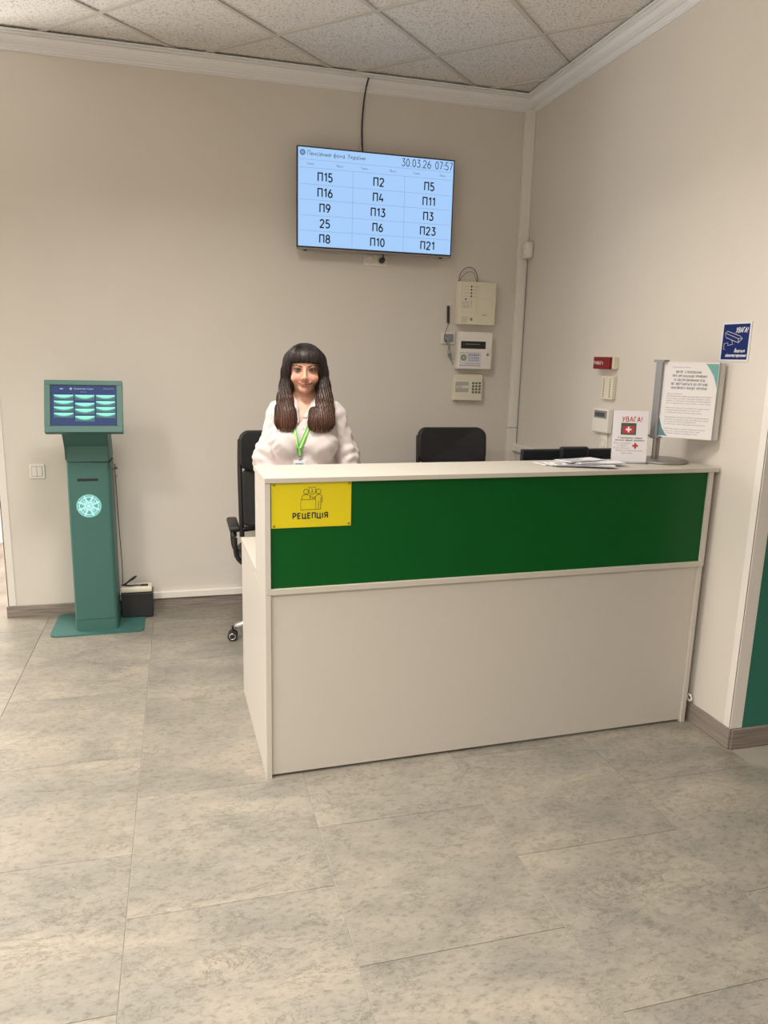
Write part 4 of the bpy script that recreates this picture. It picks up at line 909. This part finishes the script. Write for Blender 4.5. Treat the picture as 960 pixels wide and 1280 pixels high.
# ------------------------------------------------------------ the receptionist (implicit surfaces, meshed by surface nets)
def axis(a, b, coarse, fines=()):
    out = [a]
    while out[-1] < b:
        p = out[-1]; s = coarse
        for f0, f1, fs in fines:
            if f0 <= p < f1: s = min(s, fs)
        out.append(p+s)
    return np.array(out, dtype=np.float32)
class Field:
    def __init__(s, X, Y, Z):
        s.X, s.Y, s.Z = X, Y, Z; s.D = np.full((len(X), len(Y), len(Z)), .2, np.float32)
    def sl(s, lo, hi, m):
        r = []
        for A, a, b in zip((s.X, s.Y, s.Z), lo, hi): r.append(slice(max(0, np.searchsorted(A, a-m)-1), np.searchsorted(A, b+m)+1))
        return tuple(r)
    def co(s, S): return s.X[S[0]][:, None, None], s.Y[S[1]][None, :, None], s.Z[S[2]][None, None, :]
    def mix(s, S, d, k, mode):
        A = s.D[S]
        if mode == 'add':
            if k > 0: h = np.clip(.5+.5*(A-d)/k, 0, 1); s.D[S] = A+(d-A)*h-k*h*(1-h)
            else: s.D[S] = np.minimum(A, d)
        else:
            d = -d
            if k > 0: h = np.clip(.5-.5*(A-d)/k, 0, 1); s.D[S] = A+(d-A)*h+k*h*(1-h)
            else: s.D[S] = np.maximum(A, d)
    def ell(s, c, r, k=.01, mode='add'):
        S = s.sl([a-b for a, b in zip(c, r)], [a+b for a, b in zip(c, r)], .04+k); x, y, z = s.co(S)
        x, y, z = x-c[0], y-c[1], z-c[2]
        k0 = np.sqrt((x/r[0])**2+(y/r[1])**2+(z/r[2])**2); k1 = np.sqrt((x/r[0]**2)**2+(y/r[1]**2)**2+(z/r[2]**2)**2)+1e-6
        s.mix(S, k0*(k0-1)/k1, k, mode); return s
    def cap(s, a, b, ra, rb, k=.01, mode='add', q=(1, 1, 1)):
        a = np.array(a, np.float32); b = np.array(b, np.float32); R = max(ra, rb)
        S = s.sl(np.minimum(a, b)-R*max(q), np.maximum(a, b)+R*max(q), .04+k); x, y, z = s.co(S); q = np.array(q, np.float32)
        d = (b-a)/q; L2 = float(d@d)+1e-9
        px, py, pz = (x-a[0])/q[0], (y-a[1])/q[1], (z-a[2])/q[2]
        t = np.clip((px*d[0]+py*d[1]+pz*d[2])/L2, 0, 1)
        s.mix(S, (np.sqrt((px-t*d[0])**2+(py-t*d[1])**2+(pz-t*d[2])**2)-(ra+(rb-ra)*t))*float(min(q)), k, mode); return s
    def chain(s, P, R, k=.01, q=(1, 1, 1)):
        for i in range(len(P)-1): s.cap(P[i], P[i+1], R[i], R[i+1], k, q=q)
        return s
    def front(s, x, z):
        i = np.argmin(abs(s.X-x)); k = np.argmin(abs(s.Z-z)); col = s.D[i, :, k]; n = np.where(col < 0)[0]
        if len(n) == 0: return 0.0
        j = n[0]; a, b = col[j-1], col[j]; return float(s.Y[j-1]+(s.Y[j]-s.Y[j-1])*a/(a-b))
    def mesh(s, name):
        D = s.D; D[0] = D[-1] = .1; D[:, 0] = D[:, -1] = .1; D[:, :, 0] = D[:, :, -1] = .1
        I = D < 0; n = np.array(D.shape)-1
        cs = [(a, b, c) for a in (0, 1) for b in (0, 1) for c in (0, 1)]
        def sub(A, c): return A[c[0]:c[0]+n[0], c[1]:c[1]+n[1], c[2]:c[2]+n[2]]
        al = np.ones(n, bool); an = np.zeros(n, bool)
        for c in cs: q = sub(I, c); al &= q; an |= q
        act = an & ~al; ii = np.argwhere(act); idx = np.full(n, -1, np.int32); idx[act] = np.arange(len(ii))
        pos = np.zeros((len(ii), 3)); cnt = np.zeros(len(ii))
        for a in cs:
            for ax in range(3):
                if a[ax]: continue
                b = list(a); b[ax] = 1
                va = D[ii[:, 0]+a[0], ii[:, 1]+a[1], ii[:, 2]+a[2]]; vb = D[ii[:, 0]+b[0], ii[:, 1]+b[1], ii[:, 2]+b[2]]
                m = (va < 0) != (vb < 0); t = np.where(m, va/np.where(m, va-vb, 1), 0)
                p = ii+np.array(a)[None]; p = p.astype(float); p[:, ax] += t; pos += p*m[:, None]; cnt += m
        pos /= cnt[:, None]
        V = np.stack([np.interp(pos[:, 0], np.arange(len(s.X)), s.X), np.interp(pos[:, 1], np.arange(len(s.Y)), s.Y), np.interp(pos[:, 2], np.arange(len(s.Z)), s.Z)], 1)
        F = []
        for ax in range(3):
            u, v = (ax+1) % 3, (ax+2) % 3
            A = I; B = np.roll(I, -1, ax); e = np.argwhere(A != B); e = e[(e[:, ax] < n[ax]) & (e[:, u] > 0) & (e[:, v] > 0) & (e[:, u] < n[u]) & (e[:, v] < n[v])]
            fl = A[e[:, 0], e[:, 1], e[:, 2]]; q = []
            for du, dv in ((1, 1), (0, 1), (0, 0), (1, 0)):
                c = e.copy(); c[:, u] -= du; c[:, v] -= dv; q.append(idx[c[:, 0], c[:, 1], c[:, 2]])
            q = np.stack(q, 1); q[~fl] = q[~fl][:, ::-1]; F.append(q)
        F = np.concatenate(F)
        me = bpy.data.meshes.new(name); me.vertices.add(len(V)); me.vertices.foreach_set('co', V.astype(np.float32).ravel())
        me.loops.add(F.size); me.loops.foreach_set('vertex_index', F.astype(np.int32).ravel())
        me.polygons.add(len(F)); me.polygons.foreach_set('loop_start', np.arange(0, F.size, 4, dtype=np.int32)); me.polygons.foreach_set('loop_total', np.full(len(F), 4, np.int32))
        me.polygons.foreach_set('use_smooth', np.ones(len(F), bool)); me.update(calc_edges=True); me.validate()
        return me, V
SHO, ELB, WRI = (.138, .012, 1.285), (.205, .005, 1.062), (.145, -.175, .905)
def arms(F, g, k):          # g: clothing allowance
    for s in (-1, 1):
        m = lambda p: (p[0]*s+(.008 if s > 0 else .014), p[1], p[2])
        F.cap(m(SHO), m(ELB), .045+g, .038+g, k); F.cap(m(ELB), m(WRI), .039+g, .025+g*.8, k)
def torso(F, g):
    k = .03
    F.cap((-.112, .02, 1.298), (.118, .02, 1.300), .046+g, .046+g, k)
    F.cap((-.03, .03, 1.345), (-.118, .02, 1.308), .045+g, .038+g, k).cap((.03, .03, 1.345), (.124, .02, 1.312), .045+g, .038+g, k)
    F.ell((0, .005, 1.20), (.150+g, .105+g, .155+g), k)
    for s in (-1, 1): F.ell((s*.078, -.072, 1.165), (.074+g, .066+g, .074+g), .035)
    F.ell((0, .0, 1.02), (.150+g, .112+g, .17), k).ell((0, .012, .88), (.176+g, .128+g, .13), k)
def build_person():
    P = thing('person', 'woman with long brown hair and fringe in a white shirt standing behind the counter', 'person', (-1.609, -1.10, 0), math.radians(-9.0))
    # ---- body
    B = Field(axis(-.31, .31, .006, [(-.084, .084, .0024), (.084, .18, .0035), (-.18, -.084, .0035)]),
              axis(-.34, .20, .006, [(-.335, -.045, .0028)]),
              axis(-.02, 1.64, .008, [(.74, .93, .0035), (1.385, 1.56, .0024), (1.56, 1.62, .004)]))
    torso(B, 0); arms(B, 0, .02)
    B.cap((0, .03, 1.43), (0, .03, 1.32), .052, .058, .03)
    for s in (-1, 1):
        B.cap((s*.085, .02, .86), (s*.09, .0, .48), .098, .060, .03).cap((s*.09, 0, .48), (s*.09, .035, .10), .058, .036, .02).cap((s*.09, .04, .045), (s*.096, -.10, .03), .036, .026, .02)
    # skull, jaw, cheeks
    B.ell((0, .018, 1.522), (.073, .090, .083), .01).ell((0, -.012, 1.468), (.058, .064, .062), .03).ell((0, -.056, 1.411), (.022, .024, .017), .028)
    B.ell((0, -.014, 1.420), (.034, .052, .022), .02)
    for s in (-1, 1): B.ell((s*.037, -.052, 1.464), (.027, .026, .023), .016)
    B.ell((0, -.058, 1.535), (.05, .024, .026), .02)
    for s in (-1, 1):
        B.ell((s*.033, -.098, 1.502), (.018, .020, .0115), .012, 'sub')
        B.ell((s*.030, -.074, 1.519), (.022, .010, .006), .010)
        B.ell((s*.033, -.068, 1.501), (.0150, .0142, .0128), .006)          # lids over the eyeball
        B.ell((s*.033, -.083, 1.5005), (.0128, .007, .0046), .002, 'sub')   # opening
    B.cap((0, -.078, 1.510), (0, -.098, 1.472), .0065, .0088, .010).ell((0, -.099, 1.4665), (.0095, .010, .0080), .006)
    for s in (-1, 1):
        B.ell((s*.0115, -.088, 1.4640), (.0068, .0090, .0062), .005); B.ell((s*.006, -.098, 1.4585), (.0028, .005, .002), .002, 'sub')
        B.cap((s*.034, -.067, 1.4490), (s*.015, -.0835, 1.4405), .0028, .0040, .004).cap((s*.015, -.0835, 1.4405), (0, -.0870, 1.4400), .0040, .0040, .004)
        B.cap((s*.032, -.068, 1.4455), (s*.013, -.082, 1.4338), .0028, .0046, .004).cap((s*.013, -.082, 1.4338), (0, -.085, 1.4320), .0046, .0050, .004)
        B.cap((s*.034, -.0735, 1.4475), (s*.016, -.0885, 1.4385), .0012, .0014, .0015, 'sub').cap((s*.016, -.0885, 1.4385), (0, -.0925, 1.4368), .0014, .0014, .0015, 'sub')
        B.ell((s*.074, .02, 1.487), (.008, .018, .030), .008)
    # hands: palm, four fingers and a thumb, fingertips resting on the desk
    for s in (-1, 1):
        off = .008 if s > 0 else .014
        w = np.array((s*WRI[0]+off, WRI[1], WRI[2])); tip = np.array((s*.105+off, -.300, .772)); d = (tip-w)/np.linalg.norm(tip-w)
        side = np.array((s*1.0, .25, 0)); side -= d*(side@d); side /= np.linalg.norm(side); up = np.cross(side, d)*s; up = up if up[2] > 0 else -up
        H = lambda a, b, c: tuple(w+d*a+side*b+up*c)
        B.cap(H(0, 0, 0), H(.045, 0, .002), .024, .026, .015)
        for b in (-.022, -.008, .008, .022): B.cap(H(.02, b*.7, 0), H(.082, b, .004), .0125, .0105, .008)
        for b, l in ((-.027, .062), (-.009, .072), (.010, .067), (.027, .052)):
            a0 = .082; B.cap(H(a0, b, .004), H(a0+l*.45, b*1.08, .006), .0090, .0082, .003).cap(H(a0+l*.45, b*1.08, .006), H(a0+l*.76, b*1.1, .000), .0082, .0074, .002).cap(H(a0+l*.76, b*1.1, .0), H(a0+l, b*1.1, -.009), .0074, .0064, .002)
        B.cap(H(.018, -.018, -.006), H(.050, -.046, -.010), .014, .0105, .006).cap(H(.050, -.046, -.010), H(.083, -.054, -.016), .0098, .0080, .003)
    me, V = B.mesh('body')
    ca = me.color_attributes.new('tone', 'FLOAT_COLOR', 'POINT')
    x, y, z = V.T; base = np.array([.66, .36, .255]); C = np.tile(base, (len(V), 1))
    face = (y < -.045) & (z > 1.38)
    def blob(cx, cz, rx, rz, col, a, m=None):
        w = np.clip(1.35-np.sqrt(((x-cx)/rx)**2+((z-cz)/rz)**2), 0, .35)/.35*a; w = w*(face if m is None else m); C[:] = C*(1-w[:, None])+np.array(col)*w[:, None]
    for s in (-1, 1):
        blob(s*.044, 1.462, .020, .016, (.64, .25, .17), .45)
        for t in np.linspace(0, 1, 9):     # brow, lash line
            blob(s*(.016+.034*t), 1.5165+.008*math.sin(t*2.3)-.002*t, .0045, .0022, (.06, .028, .02), .8)
            blob(s*(.0195+.029*t), 1.5045+.0035*math.sin(t*PI)+.001*t, .0030, .0022, (.02, .012, .012), .95)
        blob(s*.033, 1.501, .016, .0085, (.10, .055, .045), .62)
        for t in np.linspace(0, 1, 8): blob(s*(.021+.026*t), 1.4965-.001*math.sin(t*PI), .0028, .0014, (.05, .03, .028), .6)
    lips = (abs(x) < .034) & (abs(z-(1.4362+.0095*(x/.033)**2)) < .0072*(1-(abs(x)/.036)**2)+.0012) & (y < -.062)
    C[lips] = (.42, .15, .125)
    seam = (abs(x) < .035) & (abs(z-(1.4370+.0098*(x/.033)**2)) < .0014) & (y < -.062); C[seam] = (.10, .03, .03)
    ca.data.foreach_set('color', np.concatenate([C, np.ones((len(V), 1))], 1).astype(np.float32).ravel())
    m = bpy.data.materials.new('skin'); m.use_nodes = True; nt = m.node_tree; b = nt.nodes['Principled BSDF']; at = nt.nodes.new('ShaderNodeVertexColor'); at.layer_name = 'tone'
    nt.links.new(at.outputs[0], b.inputs['Base Color']); b.inputs['Roughness'].default_value = .45; b.inputs['Subsurface Weight'].default_value = .12; b.inputs['Subsurface Radius'].default_value = (.01, .004, .002)
    body = link('body', me, m, P)
    me_eye = mat('eye_white', (.55, .52, .50), .15); me_iris = mat('iris_brown', (.035, .022, .014), .12)
    for s in (-1, 1):
        e = bmesh.new(); bmesh.ops.create_uvsphere(e, u_segments=20, v_segments=14, radius=.0118); bmesh.ops.translate(e, verts=e.verts, vec=(s*.033, -.068, 1.501)); eo = obj('eye', e, me_eye, P, smooth=True)
        i = bmesh.new(); cyl(i, (s*.033-.001, -.0780, 1.5005), (s*.033-.001, -.0806, 1.5005), .0066, .0046, 16); obj('iris', i, me_iris, eo)
        bro = bmesh.new(); pts = []
        for t in np.linspace(0, 1, 7):
            xx, zz = s*(.014+.036*t), 1.5160+.0085*math.sin(t*2.3)-.003*t; pts.append((xx, B.front(xx, zz)-.0004, zz))
        tube(bro, pts, [.0010, .0020, .0022, .0021, .0018, .0013, .0006], 6); obj('eyebrow', bro, mat('brow_brown', (.028, .013, .009), .8), P, smooth=True)
        la = bmesh.new(); pts = []
        for t in np.linspace(0, 1, 7):
            xx, zz = s*(.0205+.028*t), 1.5030+.0042*math.sin(t*PI)+.0012*t; pts.append((xx, min(B.front(xx, zz), -.079)-.0006, zz))
        tube(la, pts, [.0009, .0017, .0020, .0020, .0021, .0019, .0008], 6); obj('eyelash', la, M_black, P, smooth=True)
    # ---- shirt
    S = Field(axis(-.32, .33, .0045), axis(-.30, .20, .0045), axis(.76, 1.42, .0045))
    torso(S, .008); arms(S, .010, .022)
    for s in (-1, 1):   # slack cloth at the elbows and cuffs
        o = .008 if s > 0 else .014
        S.ell((s*.202+o, .0, 1.10), (.046, .050, .060), .03); S.cap((s*.19+o, -.06, 1.0), (s*WRI[0]+o, WRI[1]+.01, WRI[2]+.01), .044, .034, .02)
    S.ell((0, 0, .86), (.185, .145, .10), .03)
    X, Y, Z = S.X[:, None, None], S.Y[None, :, None], S.Z[None, None, :]; ax = np.abs(X)
    w = .0020*np.sin(34*X+52*Z+20*Y)*np.sin(21*Z-40*ax+1)+.0011*np.sin(95*Z-70*ax+30*Y)
    arm = np.clip((ax-.165)/.03, 0, 1); w = w+arm*(.0030*np.sin(120*Z+90*Y-60*ax+2*np.sin(40*Y))*np.clip((1.24-Z)/.1, .2, 1)+.002*np.sin(70*Z-150*Y))
    under = np.exp(-((ax-.145)/.03)**2-((Z-1.20)/.06)**2); w = w+under*.003*np.sin(150*Z+150*ax)
    S.D += w.astype(np.float32)
    # neck opening: narrow V leaning to the wearer's right
    t = np.clip((Z-1.262)/.10, 0, 1.2); cx = -.018*(1-t)*1.0; half = .002+.033*t**1.0
    vee = np.maximum(np.maximum(np.abs(X-cx)-half, 1.262-Z), Y-.0)
    S.D = np.maximum(S.D, -vee).astype(np.float32)
    hole = np.sqrt(X**2+((Y-.022)/1.0)**2)-.052; S.D = np.where(Z > 1.335, np.maximum(S.D, -hole), S.D).astype(np.float32)
    ms, _ = S.mesh('shirt')
    M_shirt = mat('shirt_cloth', (.67, .595, .585), .72, noise=.02, nscale=12, bump=.12, bscale=900, sheen=.15)
    shirt = link('shirt', ms, M_shirt, P)
    def fy(x, z): return min(S.front(x, z), B.front(x, z))
    # collar: two folded leaves
    for s in (-1, 1):
        bm = bmesh.new(); inner = [(0, .083, 1.392), (s*.035, .074, 1.392), (s*.053, .045, 1.388), (s*.056, .005, 1.380), (s*.044, -.038, 1.362), (s*.029, -.066, 1.338)]
        outer = [(0, .104, 1.360), (s*.045, .095, 1.358), (s*.080, .055, 1.350), (s*.088, .005, 1.343), (s*.082, -.040, 1.330), (s*.072, -.070, 1.312)]
        ap = (-.018+.002*s, 1.268) if s < 0 else (-.010, 1.290)
        inner.append(((s*.029+ap[0])/2, fy((s*.029+ap[0])/2, 1.308)-.007, (1.338+ap[1])/2)); inner.append((ap[0], fy(*ap)-.006, ap[1]))
        tp = (-.052, 1.292) if s < 0 else (.045, 1.300); outer.append((tp[0], fy(*tp)-.009, tp[1])); e2 = ((tp[0]+ap[0])/2-.004*s, (tp[1]+ap[1])/2-.014); outer.append((ap[0]+s*.012, fy(ap[0], ap[1]-.012)-.006, ap[1]-.012))
        I2, O2 = spline(inner, 4), spline(outer, 4); rows = []
        for a, c in zip(I2, O2):
            d = (c-a); mid = a+d*.5; nn = Vector((mid.x, mid.y-.03, 0)).normalized()*.004
            rows.append([a, a+d*.33+nn*1.2+Vector((0, 0, .002)), a+d*.7+nn, c])
        G = [[bm.verts.new(p) for p in r] for r in rows]
        for i in range(len(G)-1):
            for j in range(3): bm.faces.new((G[i][j], G[i+1][j], G[i+1][j+1], G[i][j+1]))
        bmesh.ops.recalc_face_normals(bm, faces=bm.faces[:]); bmesh.ops.solidify(bm, geom=bm.faces[:], thickness=.0022)
        obj('collar', bm, M_shirt, shirt, smooth=True)
    pl_ = bmesh.new(); pts = [(-.006, fy(-.006, z)-.0015, z) for z in np.linspace(1.262, .80, 40)]; tube(pl_, pts, 0, 4, flat=(.030, .0022), up=(0, -1, 0)); obj('placket', pl_, M_shirt, shirt)
    for z in (1.235, 1.16, 1.085, 1.01, .935): obj('button', cyl(bmesh.new(), (-.006, fy(-.006, z)-.002, z), (-.006, fy(-.006, z)-.0052, z), .0052, n=14), mat('shirt_button', (.62, .57, .54), .3), shirt, auto=.6)
    # ---- trousers and shoes
    T = Field(axis(-.22, .22, .008), axis(-.17, .18, .008), axis(.05, .90, .009))
    T.ell((0, .012, .86), (.178, .134, .125), .03)
    for s in (-1, 1): T.cap((s*.085, .02, .84), (s*.09, .0, .48), .104, .072, .03).cap((s*.09, 0, .48), (s*.09, .035, .10), .072, .058, .02)
    mt, _ = T.mesh('trousers'); link('trousers', mt, mat('trouser_cloth', (.016, .016, .02), .8, noise=.1), P)
    for s in (-1, 1):
        Fs = Field(axis(s*.093-.06, s*.093+.06, .004), axis(-.18, .12, .004), axis(-.006, .11, .004))
        Fs.cap((s*.09, .045, .045), (s*.096, -.105, .032), .044, .034, .02).cap((s*.09, .04, .06), (s*.09, .04, .085), .04, .042, .01)
        Fs.D = np.maximum(Fs.D, (.002-Fs.Z)[None, None, :]).astype(np.float32); q, _ = Fs.mesh('shoe'); link('shoe', q, M_leather, P)
    # ---- hair
    Hh = Field(axis(-.16, .16, .0023), axis(-.19, .15, .0026), axis(1.20, 1.64, .0028))
    Hh.ell((0, .020, 1.522), (.096, .108, .1025), .01).ell((0, -.03, 1.55), (.072, .062, .060), .012)
    Hh.ell((0, .075, 1.42), (.092, .042, .17), .03)
    for s in (-1, 1):
        Hh.chain([(s*.074, .010, 1.55), (s*.082, -.004, 1.49), (s*.0870, -.008, 1.43), (s*.0910, -.038, 1.37), (s*.093, -.085, 1.315), (s*.092, -.110, 1.27), (s*.087, -.114, 1.246)],
                 [.020, .021, .0245, .0315, .037, .038, .029], .02, q=(1, .62, 1))
        Hh.chain([(s*.078, .05, 1.50), (s*.085, .045, 1.42), (s*.088, .03, 1.36), (s*.095, -.01, 1.33)], [.03, .032, .034, .03], .02)
    Hh.chain([(.084, -.025, 1.43), (.076, -.055, 1.37), (.066, -.100, 1.31), (.062, -.126, 1.265), (.062, -.128, 1.245)], [.014, .022, .030, .031, .026], .03, q=(1, .6, 1))
    Hh.chain([(-.076, -.06, 1.36), (-.078, -.108, 1.30), (-.078, -.124, 1.25)], [.018, .028, .026], .02, q=(1, .6, 1))
    X, Y, Z = Hh.X[:, None, None], Hh.Y[None, :, None], Hh.Z[None, None, :]; ax = np.abs(X)
    zz = Z-.0015*np.sin(X*330)-.002*np.sin(X*790+1)+.010*(ax/.07)**2
    inner = np.where(Z > 1.42, .0685, .0685-.018*np.clip((1.42-Z)/.05, 0, 1))
    win_ = np.maximum(np.maximum(ax-inner, zz-1.537), Y+.012)
    win_ = np.maximum(win_, 1.335-Z)
    h = np.clip(.5-.5*(Hh.D+win_)/.006, 0, 1); Hh.D = (Hh.D+(-win_-Hh.D)*h+.006*h*(1-h)).astype(np.float32)
    an = np.arctan2(X, -(Y-.03)); up_ = np.clip((Z-1.50)/.06, 0, 1)
    w = .0006*np.sin(X*520+.6*np.sin(Z*14)+Y*160)+.0006*np.sin(X*930+.6*np.sin(Z*19+1)-Y*300)+.0004*np.sin(X*1500+Y*500+1*np.sin(Z*9))
    Hh.D += (w*(1-.55*up_)).astype(np.float32)
    Hh.D += (.0012*np.clip((1.262-Z)/.03, 0, 1)*np.sin(X*260+1)*1.0).astype(np.float32)
    Hh.D = np.maximum(Hh.D, 1.226+.004*np.sin(X*410)-Z).astype(np.float32)
    D0 = Hh.D.copy(); mh, HV = Hh.mesh('hair')
    m = bpy.data.materials.new('brown_hair'); m.use_nodes = True; nt = m.node_tree; N = nt.nodes; L = nt.links; b = N['Principled BSDF']
    tc = N.new('ShaderNodeTexCoord'); mp = N.new('ShaderNodeMapping'); mp.inputs['Scale'].default_value = (330, 200, 5); n = N.new('ShaderNodeTexNoise'); n.inputs['Scale'].default_value = 1; n.inputs['Detail'].default_value = 4
    L.new(tc.outputs['Object'], mp.inputs[0]); L.new(mp.outputs[0], n.inputs['Vector'])
    sp = N.new('ShaderNodeSeparateXYZ'); L.new(tc.outputs['Object'], sp.inputs[0]); mr = N.new('ShaderNodeMapRange'); mr.inputs[1].default_value = 1.47; mr.inputs[2].default_value = 1.27; L.new(sp.outputs[2], mr.inputs[0])
    def rp(c0, c1):
        r = N.new('ShaderNodeValToRGB'); r.color_ramp.elements[0].position = .35; r.color_ramp.elements[0].color = c0; r.color_ramp.elements[1].position = .68; r.color_ramp.elements[1].color = c1; L.new(n.outputs[0], r.inputs[0]); return r
    r1 = rp((.010, .006, .006, 1), (.034, .019, .016, 1)); r2 = rp((.045, .017, .010, 1), (.15, .060, .033, 1)); mx = N.new('ShaderNodeMix'); mx.data_type = 'RGBA'
    L.new(mr.outputs[0], mx.inputs[0]); L.new(r1.outputs[0], mx.inputs[6]); L.new(r2.outputs[0], mx.inputs[7]); L.new(mx.outputs[2], b.inputs['Base Color'])
    b.inputs['Roughness'].default_value = .42; bp = N.new('ShaderNodeBump'); bp.inputs['Strength'].default_value = .6; bp.inputs['Distance'].default_value = .0015; L.new(n.outputs[0], bp.inputs['Height']); L.new(bp.outputs[0], b.inputs['Normal'])
    hair = link('hair', mh, m, P)
    # strands that run down the hair surface
    Hh.D = D0; G = np.gradient(D0, Hh.X[1]-Hh.X[0], Hh.Y[1]-Hh.Y[0], Hh.Z[1]-Hh.Z[0])
    org = np.array([Hh.X[0], Hh.Y[0], Hh.Z[0]]); st = np.array([Hh.X[1]-Hh.X[0], Hh.Y[1]-Hh.Y[0], Hh.Z[1]-Hh.Z[0]])
    def samp(A, p):
        q = (p-org)/st; i = np.clip(q.astype(int), 0, np.array(A.shape)-2); f = q-i; o = 0
        for a in (0, 1):
            for b_ in (0, 1):
                for c in (0, 1): o = o+A[i[:, 0]+a, i[:, 1]+b_, i[:, 2]+c]*((f[:, 0] if a else 1-f[:, 0])*(f[:, 1] if b_ else 1-f[:, 1])*(f[:, 2] if c else 1-f[:, 2]))
        return o
    rng = np.random.default_rng(5); vv = HV; sel = vv[(vv[:, 2] > 1.25)]
    top = sel[sel[:, 2] > 1.56]; rest = sel[sel[:, 2] <= 1.56]; rest = rest[(rest[:, 1] < .06)]
    starts = np.concatenate([top[rng.choice(len(top), 700)], rest[rng.choice(len(rest), 2100)]]); n_ = len(starts)
    p_ = starts+0.0; alive = np.ones(n_, bool); track = [p_.copy()]; live = [alive.copy()]; lift = rng.uniform(.0002, .0014, n_)
    wob = rng.uniform(0, 6.28, n_)
    for stp in range(34):
        g = np.stack([samp(a, p_) for a in G], 1); g /= np.linalg.norm(g, axis=1)[:, None]+1e-9
        d = np.tile(np.array([0., -.02, -1.]), (n_, 1)); d[:, 0] += .06*np.sin(wob+stp*.35); d -= g*np.sum(g*d, 1)[:, None]; ln2 = np.linalg.norm(d, axis=1); alive &= ln2 > .10
        p_ = p_+d/(ln2[:, None]+1e-9)*.0085; g = np.stack([samp(a, p_) for a in G], 1); g /= np.linalg.norm(g, axis=1)[:, None]+1e-9
        p_ = p_-g*(samp(D0, p_)-lift)[:, None]; alive &= (p_[:, 2] > 1.228+.012*rng.random(n_)); alive &= ~((np.abs(p_[:, 0]) < .066) & (p_[:, 1] < -.03) & (p_[:, 2] > 1.42) & (p_[:, 2] < 1.530))
        track.append(p_.copy()); live.append(alive.copy())
    T_ = np.array(track); Lv = np.array(live); VV = []; FF = []; CC = []
    for k in range(n_):
        m_ = int(Lv[:, k].sum())
        if m_ < 4: continue
        P_ = T_[:m_, k]; base = len(VV); tone = rng.random(); w0 = rng.uniform(.0006, .0012)
        for j in range(m_):
            t_ = j/(m_-1); r = w0*min(1, 6*t_+.3)*min(1, 5*(1-t_)+.15)
            dd = P_[min(j+1, m_-1)]-P_[max(j-1, 0)]; dd /= np.linalg.norm(dd)+1e-9; g1 = np.cross(dd, (0, 1, 0)); g1 /= np.linalg.norm(g1)+1e-9; g2 = np.cross(g1, dd)
            for a in range(3): VV.append(P_[j]+r*(g1*math.cos(2.094*a)+g2*math.sin(2.094*a))); CC.append(tone)
        for j in range(m_-1):
            for a in range(3): q0 = base+3*j+a; q1 = base+3*j+(a+1) % 3; FF.append((q0, q1, q1+3, q0+3))
    sm = bpy.data.meshes.new('hair_strand'); sm.from_pydata([tuple(v) for v in VV], [], FF)
    at = sm.color_attributes.new('tone', 'FLOAT_COLOR', 'POINT'); at.data.foreach_set('color', np.repeat(np.array(CC)[:, None], 4, 1).astype(np.float32).ravel())
    m2 = m.copy(); m2.name = 'brown_hair_strand'; nt = m2.node_tree; vc = nt.nodes.new('ShaderNodeVertexColor'); vc.layer_name = 'tone'
    for r in [q for q in nt.nodes if q.type == 'VALTORGB']: r.color_ramp.elements[0].position = 0; r.color_ramp.elements[1].position = 1; nt.links.new(vc.outputs[0], r.inputs[0])
    nt.nodes['Principled BSDF'].inputs['Roughness'].default_value = .38
    so = link('hair_strand', sm, m2, hair, smooth=True); so['kind'] = 'stuff'
    # ---- lanyard with badge (hangs round the neck: a thing of its own)
    LY = thing('lanyard', 'bright green lanyard with a white badge hanging on the white shirt', 'lanyard'); LY.matrix_world = Matrix.Translation((-1.609, -1.10, 0)) @ Matrix.Rotation(math.radians(-9.0), 4, 'Z')
    M_ly = mat('lanyard_green', (.10, .42, .06), .45, noise=.1, nscale=60); M_ly2 = mat('lanyard_print', (.42, .80, .25), .45)
    def strap(pts, w, extra=.003):
        P2 = []
        for i in range(len(pts)-1):
            for k in range(10):
                t = k/10; P2.append((pts[i][0]*(1-t)+pts[i+1][0]*t, pts[i][1]*(1-t)+pts[i+1][1]*t))
        P2.append(pts[-1]); Q = [(x, fy(x, z)-extra, z) for x, z in P2]
        for _ in range(6): Q = [Q[0]]+[(Q[i][0], (Q[i-1][1]+Q[i][1]+Q[i+1][1])/3, Q[i][2]) for i in range(1, len(Q)-1)]+[Q[-1]]
        a = tube(bmesh.new(), Q, 0, 4, flat=(w, .0015), up=(0, -1, 0)); o = obj('strap', a, M_ly, LY)
        obj('strap_print', tube(bmesh.new(), [(x, y-.0011, z) for x, y, z in Q], 0, 4, flat=(w*.45, .0006), up=(0, -1, 0)), M_ly2, o)
    strap([(-.058, 1.30), (-.048, 1.235), (-.028, 1.135)], .018, .004); strap([(.040, 1.31), (.022, 1.25), (-.022, 1.150)], .018, .0055); strap([(-.025, 1.150), (-.022, 1.112)], .019, .0075)
    yb = fy(-.022, 1.10)-.008
    c = bmesh.new(); tube(c, [(-.021+.006*math.cos(a*PI/6), yb, 1.106+.008*math.sin(a*PI/6)) for a in range(12)], .0016, 6, True); box(c, -.027, -.015, yb-.003, yb+.003, 1.090, 1.100, .001); obj('clip', c, M_steel, LY)
    obj('badge', bx(-.052, .008, yb-.002, yb, 1.002, 1.092, .0008), mat('badge_white', (.75, .76, .80), .25), LY)
    bb = bmesh.new()
    for k in range(4): box(bb, -.044, -.006-.008*(k % 2), yb-.0025, yb-.0019, 1.072-.014*k, 1.076-.014*k)
    obj('badge_print', bb, mat('badge_blue', (.06, .12, .30), .5), LY)
build_person()
bpy.context.view_layer.update()
